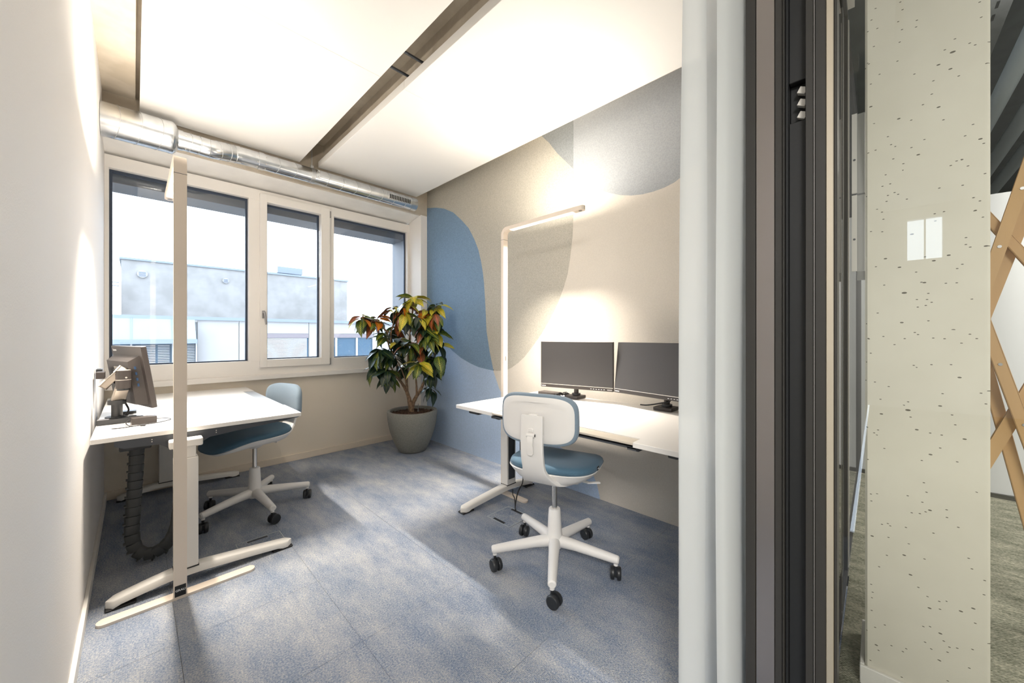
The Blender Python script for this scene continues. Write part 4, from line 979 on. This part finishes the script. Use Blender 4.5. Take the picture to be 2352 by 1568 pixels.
# ---------------------------------------------------------------- curtain (stacked along its track by the glass front)
cur = empty('curtain', 'sheer white curtain gathered beside the door frame', 'curtain', (1.6, 0.42, 0.0))
path = [(1.078, 0.398), (1.10, 0.395), (1.15, 0.368), (1.20, 0.366), (1.225, 0.382), (1.26, 0.400), (1.30, 0.385), (1.36, 0.348), (1.42, 0.330), (1.48, 0.335),
        (1.54, 0.37), (1.62, 0.385), (1.70, 0.34), (1.78, 0.325), (1.86, 0.375), (1.94, 0.385), (2.02, 0.335), (2.10, 0.33), (2.18, 0.375), (2.28, 0.38)]
pp = smooth_path([(x, y, 0) for x, y in path], 6)
cv = B(); rows = []
for z in [0.015+i*(2.69-0.015)/24 for i in range(25)]:
    t = z/2.7; row = []
    for i, q in enumerate(pp):
        s = 1+0.10*math.sin(z*2.1+i*0.05)
        yy = 0.36+(q.y-0.36)*s; xx = q.x+0.026*(t-0.35)*max(0, 1-i/30)+0.006*math.sin(z*3+i*0.2)
        row.append((xx, yy, z))
    rows.append(row)
cv.loft(rows, cap=False, closed=False)
cv.make('fabric', 'sheer', cur, smooth=85)
pp2 = smooth_path([(1.205, 0.34, 0), (1.22, 0.318, 0), (1.26, 0.306, 0), (1.32, 0.300, 0), (1.40, 0.297, 0), (1.5, 0.305, 0), (1.62, 0.30, 0)], 6)
cv2 = B(); rows = []
for z in [0.015+i*(2.69-0.015)/24 for i in range(25)]:
    rows.append([(q.x+0.016*math.sin(z*1.6+1.0)*max(0, 1-i/14), q.y+0.006*math.sin(z*2.2), z) for i, q in enumerate(pp2)])
cv2.loft(rows, cap=False, closed=False)
cv2.make('front_fold', 'sheer', cur, smooth=85)
B().box(0.9, XR-0.01, 0.375, 0.400, 2.695, 2.719).make('track', 'frame_white', cur)

# ---------------------------------------------------------------- glass front, door frame
df = empty('door_1', None, None, (1.30, 0.18, 0), kind='structure')
def prof(y0, y1, x0, m, name, lab=None, z0=0.0, z1=2.78, x1=1.37, bev=0.0015):
    return B().box(x0, x1, y0, y1, z0, z1, bev, 1).make(name, m, df, lab)
prof(0.2605, 0.286, 1.300, 'black_metal', 'jamb_profile')
prof(0.213, 0.2600, 1.304, 'black_gloss', 'jamb_face', 'glossy dark jamb face')
prof(0.194, 0.2125, 1.300, 'black_metal', 'jamb_profile')
prof(0.1895, 0.1935, 1.294, 'black_metal', 'jamb_bead')
prof(0.183, 0.189, 1.312, 'black_deep', 'jamb_groove')
prof(0.143, 0.1825, 1.325, 'black_deep', 'sliding_pocket', z1=1.79)
prof(0.143, 0.1825, 1.325, 'black_deep', 'sliding_pocket', z0=1.905)
prof(0.143, 0.1825, 1.350, 'black_deep', 'latch_recess', z0=1.79, z1=1.905)
for z in (1.80, 1.835, 1.87):
    B().obox((1.335, 0.152, z+0.006), (0.008, 0.010, 0.009), Matrix.Rotation(0.5, 3, 'X'), 0.001).make('latch_bolt', 'frame_white', df, 'pale latch block')
prof(0.1245, 0.1425, 1.298, 'black_metal', 'jamb_profile')
prof(0.1225, 0.1242, 1.294, 'metal_mid', 'jamb_bead', 'thin bright bead painted as a highlight')  # brighter colour paints a highlight line along the dark jamb
prof(0.099, 0.1222, 1.300, 'black_metal', 'jamb_profile')
prof(0.0835, 0.0988, 1.298, 'champagne', 'edge_profile', 'champagne coloured metal edge')
prof(0.0765, 0.0832, 1.302, 'black_metal', 'jamb_profile')
# fixed glazing between the jamb and the felt wall and on along the lounge
gf = empty('window_2', None, None, (1.9, YF, 0), kind='structure')
B().box(1.37, 6.2, YF+0.016, YF+0.024, 0.035, 2.74).make('glass_pane', 'glass_door', gf)
B().box(1.37, 6.2, YF+0.005, YF+0.035, 0.0, 0.036).make('bottom_rail', 'black_metal', gf)
B().box(1.37, 6.2, YF+0.005, YF+0.035, 2.74, 2.78).make('top_rail', 'black_metal', gf)
B().box(2.44, 2.475, 0.105, 0.127, 0.036, 2.74).make('mullion', 'black_metal', gf)
B().box(2.475, 2.49, 0.101, 0.128, 0.036, 2.74).make('mullion_strip', 'frame_white', gf, 'pale strip on the mullion')
B().box(4.3, 4.34, YF, YF+0.04, 0.036, 2.74).make('mullion', 'black_metal', gf)
# open glass door leaf swung into the corridor
gl = empty('door_2', None, None, (1.40, 0.06, 0), kind='structure')
B().box(1.400, 1.410, -0.86, 0.072, 0.012, 2.74).make('glass_pane', 'glass_door', gl)

# ---------------------------------------------------------------- pillar and lounge
pil = structure('wall_pillar', B().box(1.745, 2.02, -0.234, 0.031, 0, 3.25, 0.006, 1), 'pillar_concrete', label='pale fair-faced concrete pillar with small air holes')
structure('baseboard_pillar', B().box(1.732, 1.744, -0.246, 0.044, 0, 0.062, 0.002, 1), 'wall_paint')
structure('baseboard_pillar_side', B().box(1.744, 2.02, 0.032, 0.044, 0, 0.062, 0.002, 1), 'wall_paint')
# large pale fabric screens along the lounge, hanging nearly to the floor
sc = empty('lounge_screen', 'tall curved white screen behind the wooden trestle', 'screen', (4.5, -0.6, 0))
for j in range(4):
    y1 = 0.95-j*0.62; y0 = y1-0.60
    b = B(); ring = []
    for k in range(13):
        a = PI*k/12; ring.append((4.62-0.20*math.sin(a), (y0+y1)/2-0.30*math.cos(a)))
    for k in range(12, -1, -1):
        a = PI*k/12; ring.append((4.63-0.18*math.sin(a)+0.02, (y0+y1)/2-0.28*math.cos(a)))
    b.prism(ring, 'z', 0.03, 2.22); b.make('screen_segment', 'lounge_wall', sc, smooth=40)
B().box(4.40, 4.66, -1.5, 0.95, 0.0, 0.03).make('plinth', 'black_metal', sc)
# ducts under the lounge ceiling
for i, (y, z, lab) in enumerate(((-0.64, 2.93, 'nearest the concrete pillar'), (-0.83, 2.93, 'in the middle'), (-0.99, 2.93, 'farthest from the concrete pillar'))):
    b = B(); n = 28
    b.loft([[(x, y+0.050*math.cos(2*PI*k/n), z+0.050*math.sin(2*PI*k/n)) for k in range(n)] for x in (1.4, 11.9)])
    o = b.make('ceiling_pipe', 'pipe_grey', smooth=True)
    tag(o, 'silvery round pipe under the dark lounge ceiling, %s' % lab, 'pipe', 'pipes under the lounge ceiling')
ct = empty('cable_tray', 'perforated metal cable tray under the lounge ceiling beside the pillar', 'cable tray', (2.4, -0.45, 2.98))
B().box(1.4, 7.0, -0.52, -0.38, 3.0, 3.004).box(1.4, 7.0, -0.524, -0.52, 3.0, 3.05).box(1.4, 7.0, -0.38, -0.376, 3.0, 3.05).make('tray', 'galvanised', ct)
sl_ = B()
for i in range(30):
    x = 1.5+i*0.12
    sl_.box(x, x+0.06, -0.475, -0.463, 2.9985, 3.0); sl_.box(x+0.04, x+0.10, -0.435, -0.423, 2.9985, 3.0)
sl_.make('tray_slots', 'black_deep', ct, kind='stuff')
for x in (2.1, 3.4): B().box(x, x+0.05, -0.60, -0.30, 3.05, 3.249).make('tray_bracket', 'steel_dark', ct)
# wooden trestle: crossed battens
tr_ = empty('wooden_trestle', 'light wooden lattice trestle of crossed battens right of the pillar', 'trestle', (2.5, -0.4, 0))
def batten(x, a, b_, wdt, th=0.02, nm='batten'):
    A = Vector((x, a[0], a[1])); Bv = Vector((x, b_[0], b_[1])); d = (Bv-A); ln = d.length; d.normalize()
    n = Vector((1, 0, 0)); s = n.cross(d)
    return B().obox((A+Bv)/2, (th/2, wdt/2, ln/2), Matrix((n, s, d)).transposed(), 0.002).make(nm, 'wood_pine', tr_)
batten(2.46, (-0.300, 1.31), (-0.525, 2.31), 0.033)
batten(2.53, (-0.300, 1.175), (-0.58, 2.295), 0.033)
batten(2.46, (-0.300, 1.29), (-0.598, 0.012), 0.033)
batten(2.53, (-0.300, 1.195), (-0.51, 0.005), 0.033)
batten(2.495, (-0.25, 1.82), (-0.62, 1.10), 0.028)
batten(2.495, (-0.25, 0.455), (-0.62, 1.505), 0.036)
for y, z in ((-0.350, 1.54), (-0.352, 1.065), (-0.405, 1.76), (-0.41, 0.83)):
    B().tube([(2.4497, y, z), (2.4475, y, z)], 0.006, 12).make('screw', 'metal_mid', tr_)
# angular acoustic pods seen past the pillar
for i, z0 in enumerate((2.02, 1.56)):
    zt = (2.49, 2.01)[i]
    t = empty('acoustic_pod', ('upper' if i == 0 else 'lower') + ' grey angular wall pod with a pale front strip left of the pillar', 'wall pod', (3.05, 0.05, z0), group='angular wall pods')
    b = B(); b.loft([[(3.0, 0.086, z0), (3.0, 0.055, z0), (3.3, 0.03, z0-0.02), (3.3, 0.098, z0-0.02)], [(3.0, 0.086, zt), (3.0, 0.055, zt), (3.3, 0.03, zt-0.02), (3.3, 0.098, zt-0.10)]])
    b.make('housing', 'pod_grey', t)
    s = B().box(2.985, 2.9995, 0.087, 0.110, z0+0.002, zt).make('front_strip', 'frame_white', t, 'pale strip')
    B().tube([(2.9848, 0.099, z0+(zt-z0)*0.42), (2.983, 0.099, z0+(zt-z0)*0.42+0.0)], 0.006, 10).make('slot', 'steel_dark', t)
    B().box(3.0, 3.24, 0.094, 0.098, z0+0.06, zt-0.08).make('side_panel', 'pod_blue', t, 'blue-grey side panel')

# ---------------------------------------------------------------- buildings outside
bl = empty('office_building', 'pale concrete office block opposite the window', 'building', (3.0, 14.0, -4.0))
X0, X1 = -0.27, 6.32
B().box(X0, X1, 16.0, 21.0, -4.0, 3.46).make('upper_block', 'building_concrete', bl)
B().box(X0-0.04, X1+0.04, 15.95, 21.05, 3.46, 3.52).make('roof_cap', 'outside_cap', bl)
B().box(-7.0, 14.0, 12.0, 16.0, -4.0, 1.52).make('lower_block', 'outside_gravel', bl)
B().box(-7.0, 14.0, 11.90, 12.15, 1.57, 1.65).make('parapet_cap', 'outside_cap', bl)
# facade panels of the lower block
edges = [(1.10, 1.19), (1.20, 1.92), (1.93, 2.53)]
for x0, x1 in ((1.10, 1.925), (1.94, 2.53), (3.62, 4.30), (5.60, 6.4), (6.42, 7.2), (7.22, 8.6)):
    B().box(x0, x1, 11.96, 12.0, -4.0, 1.57).make('facade_panel', 'outside_panel', bl)
for x0, x1 in ((2.545, 3.605), (4.315, 5.585)):
    B().box(x0, x1, 11.96, 12.0, 1.245, 1.57).make('facade_panel', 'outside_panel', bl)
    B().box(x0, x1, 11.94, 12.0, 1.12, 1.24).make('window_header', 'outside_header', bl)
    B().box(x0, x1, 11.93, 12.0, -4.0, 0.46).make('facade_panel', 'outside_panel', bl)
w1 = B().box(2.545, 3.605, 11.985, 11.998, 0.46, 1.12).make('window', 'outside_glass', bl)
bb_ = B()
for i in range(15): bb_.box(2.56, 3.56, 11.955, 11.98, 0.565+i*0.037, 0.565+i*0.037+0.028)
bb_.make('blind', 'outside_blind', w1, kind='stuff')
B().box(2.53, 4.9, 11.90, 11.95, 0.48, 0.55).make('railing_bar', 'outside_cap', bl)
w2 = B().box(4.315, 5.585, 11.985, 11.998, 0.46, 1.12).make('window', 'outside_glass', bl)
for x in (4.36, 5.0, 5.55): B().box(x, x+0.06, 11.95, 11.985, 0.46, 1.12).make('window_frame', 'outside_blind', w2)
# metal-clad bay at the left
B().prism([(11.6, 1.10), (11.9, 1.57), (12.0, 1.57), (12.0, 1.10)], 'x', -3.0, 1.04).make('cladding', 'outside_metal', bl)
for x in (-0.05, 0.62): B().prism([(11.58, 1.09), (11.88, 1.58), (11.90, 1.58), (11.60, 1.09)], 'x', x, x+0.014).make('cladding_seam', 'outside_cap', bl)
B().box(-3.0, 1.06, 11.56, 12.0, 1.0, 1.10).make('cladding_sill', 'outside_cap', bl)
w3 = B().box(-3.0, 1.06, 11.80, 11.9, -0.5, 1.0).make('window', 'outside_glass', bl)
bb_ = B()
for (x0, x1) in ((-1.2, -0.1), (0.02, 0.34), (0.38, 0.58), (0.80, 1.03)):
    for i in range(22): bb_.box(x0, x1, 11.76, 11.79, 0.15+i*0.038, 0.15+i*0.038+0.016)
bb_.make('blind', 'outside_blind', w3, kind='stuff')
for x in (-0.06, 0.62, 1.04): B().box(x, x+0.03, 11.70, 11.80, -0.5, 1.0).make('window_frame', 'outside_blind', w3)
# round wall vents
for x, z, r in ((0.177, 3.06, 0.115), (2.21, 3.07, 0.09)):
    B().tube([(x, 15.99, z), (x, 15.94, z)], r, 24).make('wall_vent', 'outside_blind', bl)
    v = B()
    for i in range(5): v.box(x-r*0.7, x+r*0.7, 15.925, 15.94, z-r*0.65+i*r*0.28, z-r*0.65+i*r*0.28+r*0.10)
    v.make('vent_slats', 'outside_cap', bl)
B().loft([[(2.49+r*math.cos(2*PI*k/20), 13.2+r*math.sin(2*PI*k/20), z) for k in range(20)] for z, r in ((1.5, 0.09), (1.74, 0.09), (1.75, 0.11), (1.80, 0.12), (1.82, 0.07), (1.90, 0.05))]).make('roof_vent', 'outside_blind', bl)
B().box(4.0, 4.9, 17.0, 18.2, 3.7, 3.95).box(4.3, 4.6, 17.3, 17.8, 3.5, 3.7).make('roof_unit', 'outside_cap', bl)
B().box(-1.5, -0.45, 15.5, 16.0, 1.9, 2.45).make('plant_room', 'outside_header', bl)
for z in (2.62, 2.72): B().tube([(-3, 15.6, z), (-0.3, 15.6, z)], 0.015, 8).make('roof_railing', 'outside_cap', bl)
for x in (-0.7, -1.6): B().tube([(x, 15.6, 2.4), (x, 15.6, 2.78)], 0.02, 8).make('railing_post', 'outside_cap', bl)
structure('ground', B().box(-60, 70, 4.5, 90, -4.2, -4.0), 'outside_gravel')
